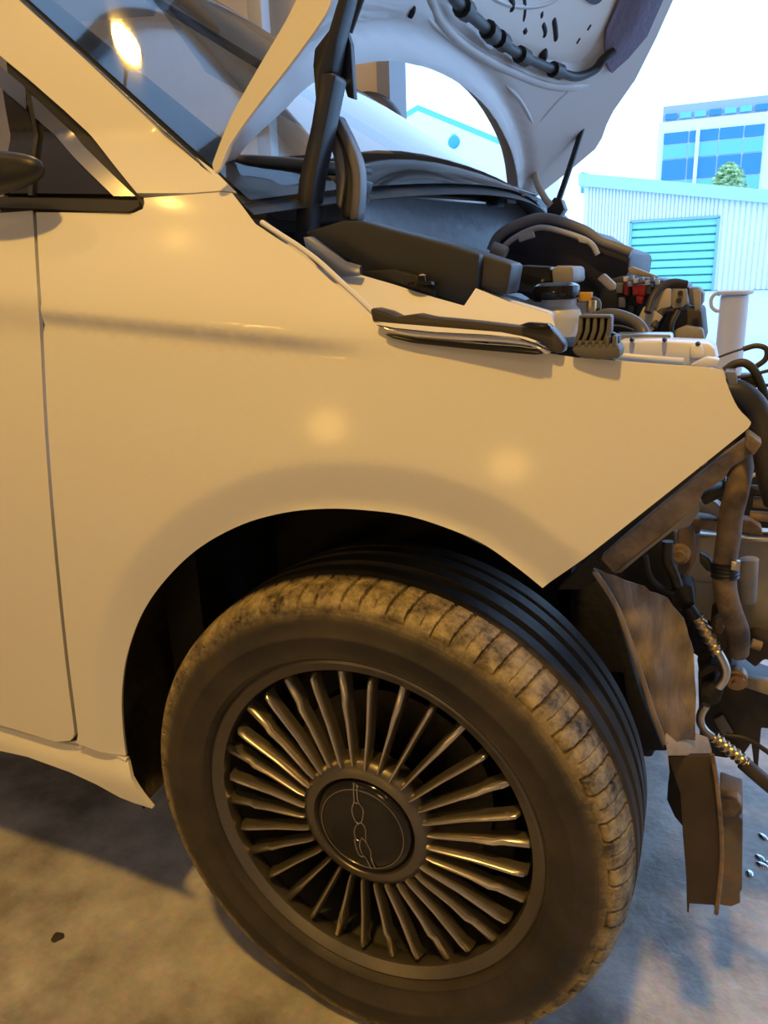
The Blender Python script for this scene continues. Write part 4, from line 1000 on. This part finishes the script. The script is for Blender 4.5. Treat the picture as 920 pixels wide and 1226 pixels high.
#@@LOOSE
# ---------------------------------------------------------------- loose things lying on the fender
t = thing('headlamp_trim_strip', 'black and chrome trim strip lying loose along the fender top', 'car trim', tuple(at(560, 405, -.01)))
def tprism(*a, **k): return prism(*a, **k)
rail_m = mat('brown_black_trim', (.055, .048, .042), .35)
prism('trim_rail', [(443, 370), (447, 369), (463, 373), (475, 379), (498, 376), (516, 380), (569, 385), (620, 391), (658, 391), (668, 402), (675, 412), (674, 423), (664, 423), (650, 411), (630, 404), (600, 398), (540, 393), (480, 388), (446, 385)], .012, .022, rail_m, t, bevel=.002)
prism('chrome_blade', [(449, 389), (470, 393), (520, 398), (580, 401), (620, 405), (642, 412), (660, 421), (655, 425), (634, 414), (600, 410), (540, 407), (500, 404), (468, 399)], .004, .010, chrome, t, bevel=.0015)
prism('lower_bead', [(460, 400), (500, 406), (560, 411), (620, 415), (646, 419), (650, 424), (640, 425), (560, 418), (495, 411), (470, 405)], .003, .008, gloss_black, t, bevel=.001)
prism('trim_clip', [(622, 389), (632, 386), (656, 388), (660, 392), (640, 394)], .003, .012, gloss_black, t, bevel=.001)
t = thing('vent_grille', 'small grey slatted plastic piece standing on the fender edge', 'car trim', tuple(at(714, 427, 0)))
vg = mat('grille_grey_plastic', (.12, .115, .115), .5)
prism('grille_base', [(684, 418), (692, 413), (740, 412), (743, 420), (742, 429), (716, 431), (690, 426)], .013, .03, vg, t, bevel=.002)
prism('grille_back', [(694, 380), (730, 380), (731, 397), (742, 402), (742, 414), (690, 416), (692, 400)], .028, .01, black, t, bevel=.001)
for k in range(5):
    u = 694+k*8.6
    prism('slat', [(u-.5, 379), (u+4.3, 379), (u+3.6, 396), (u-1, 408), (u-5, 414), (u-9, 414), (u-5.4, 406), (u-2.2, 396)], .015, .015, vg, t, bevel=.001)
for k in range(6):
    u = 692+k*8.3
    prism('slat', [(u, 402 if k > 3 else 408), (u+5.0, 402 if k > 3 else 408), (u+4.2, 416), (u-1.0, 416)], .0125, .012, vg, t, bevel=.001)
prism('grille_rail', [(694, 377), (731, 377.5), (731, 381), (693, 380.5)], .014, .02, vg, t, bevel=.001)

# ---------------------------------------------------------------- workshop floor things
def white_stand():
    Y = 2.3; a = at(863, 352, Y); b = at(898, 352, Y); cx = (a.x+b.x)/2; r = (b.x-a.x)/2; zt = at(880, 350, Y).z
    t = thing('white_stand', 'white round post with flat rim and side ring beside the car nose', 'post', (cx, Y, 0))
    m_ = mat('white_enamel', (.66, .66, .70), .35)
    lathe('post_tube', [(0, zt-.01), (r*.96, zt-.01), (r, zt-.02), (r*1.02, .03), (r*1.25, .02), (r*1.3, 0), (0, 0)], m_, t, (cx, Y, 0), seg=48)
    lathe('post_rim', [(0, zt+.008), (r*1.15, zt+.008), (r*1.28, zt+.004), (r*1.28, zt-.004), (r*1.05, zt-.008), (0, zt-.008)], m_, t, (cx, Y, 0), seg=48)
    tube('side_ring', [(cx-r, Y, zt-.006), (cx-r*1.35, Y, zt-.004), (cx-r*1.6, Y, zt-.02), (cx-r*1.55, Y, zt-.045), (cx-r*1.2, Y, zt-.06), (cx-r*.9, Y, zt-.06)], .006, m_, t)
white_stand()
for i, (u, v, lab) in enumerate([(914, 1002, 'small shiny drop on the floor farthest from the wheel'), (910, 1027, 'small shiny drop on the floor, upper one of the close pair'), (913, 1036, 'small shiny drop on the floor, lower one of the close pair'), (898, 1046, 'small shiny drop on the floor nearest the wheel'), (921, 1034, 'small shiny drop on the floor at the right picture edge')]):
    p = atz(u, v, .005); rnd = random.Random(i)
    o = lathe('water_drop', [(0, .004), (.003, .0038), (.0055, .0026), (.0068, .001), (.0070, 0), (0, 0)], mat('bright_drop', (.55, .6, .68), .05, .9), None, (0, 0, 0), seg=20)
    o.location = p; o.scale = (1.2+.3*rnd.random(), .9, 1); o.rotation_euler = (0, 0, rnd.random()*3)
    tag(o, lab, 'drop', 'shiny drops on the floor')
# dark hoop against the far wall
hp = at(446, 134, 5.6)
tt = lathe('rubber_hoop', [(.26+.06*math.cos(a), .06*math.sin(a)) for a in np.linspace(0, 2*math.pi, 13)], rubber, None, (0, 0, 0), axis='Y', seg=40)
tt.location = (at(440, 150, YW).x, YW-.062, at(440, 150, YW).z-.12)
tag(tt, 'dark round hoop hung on the cream wall beside the doorway', 'hoop')

# dried oil spot on the concrete
p = atz(69, 1122, .005)
st = lathe('oil_spot', [(0, .0006), (.008, .0005), (.0095, 0)], mat('oil_black', (.05, .04, .032), .5), None, (0, 0, 0), seg=18, mod=lambda a, j, r, h: (r*(1+.10*math.sin(3*a)+.06*math.sin(5*a+1)), h))
st.location = p; tag(st, 'small dark dried oil spot on the lit concrete', 'stain')
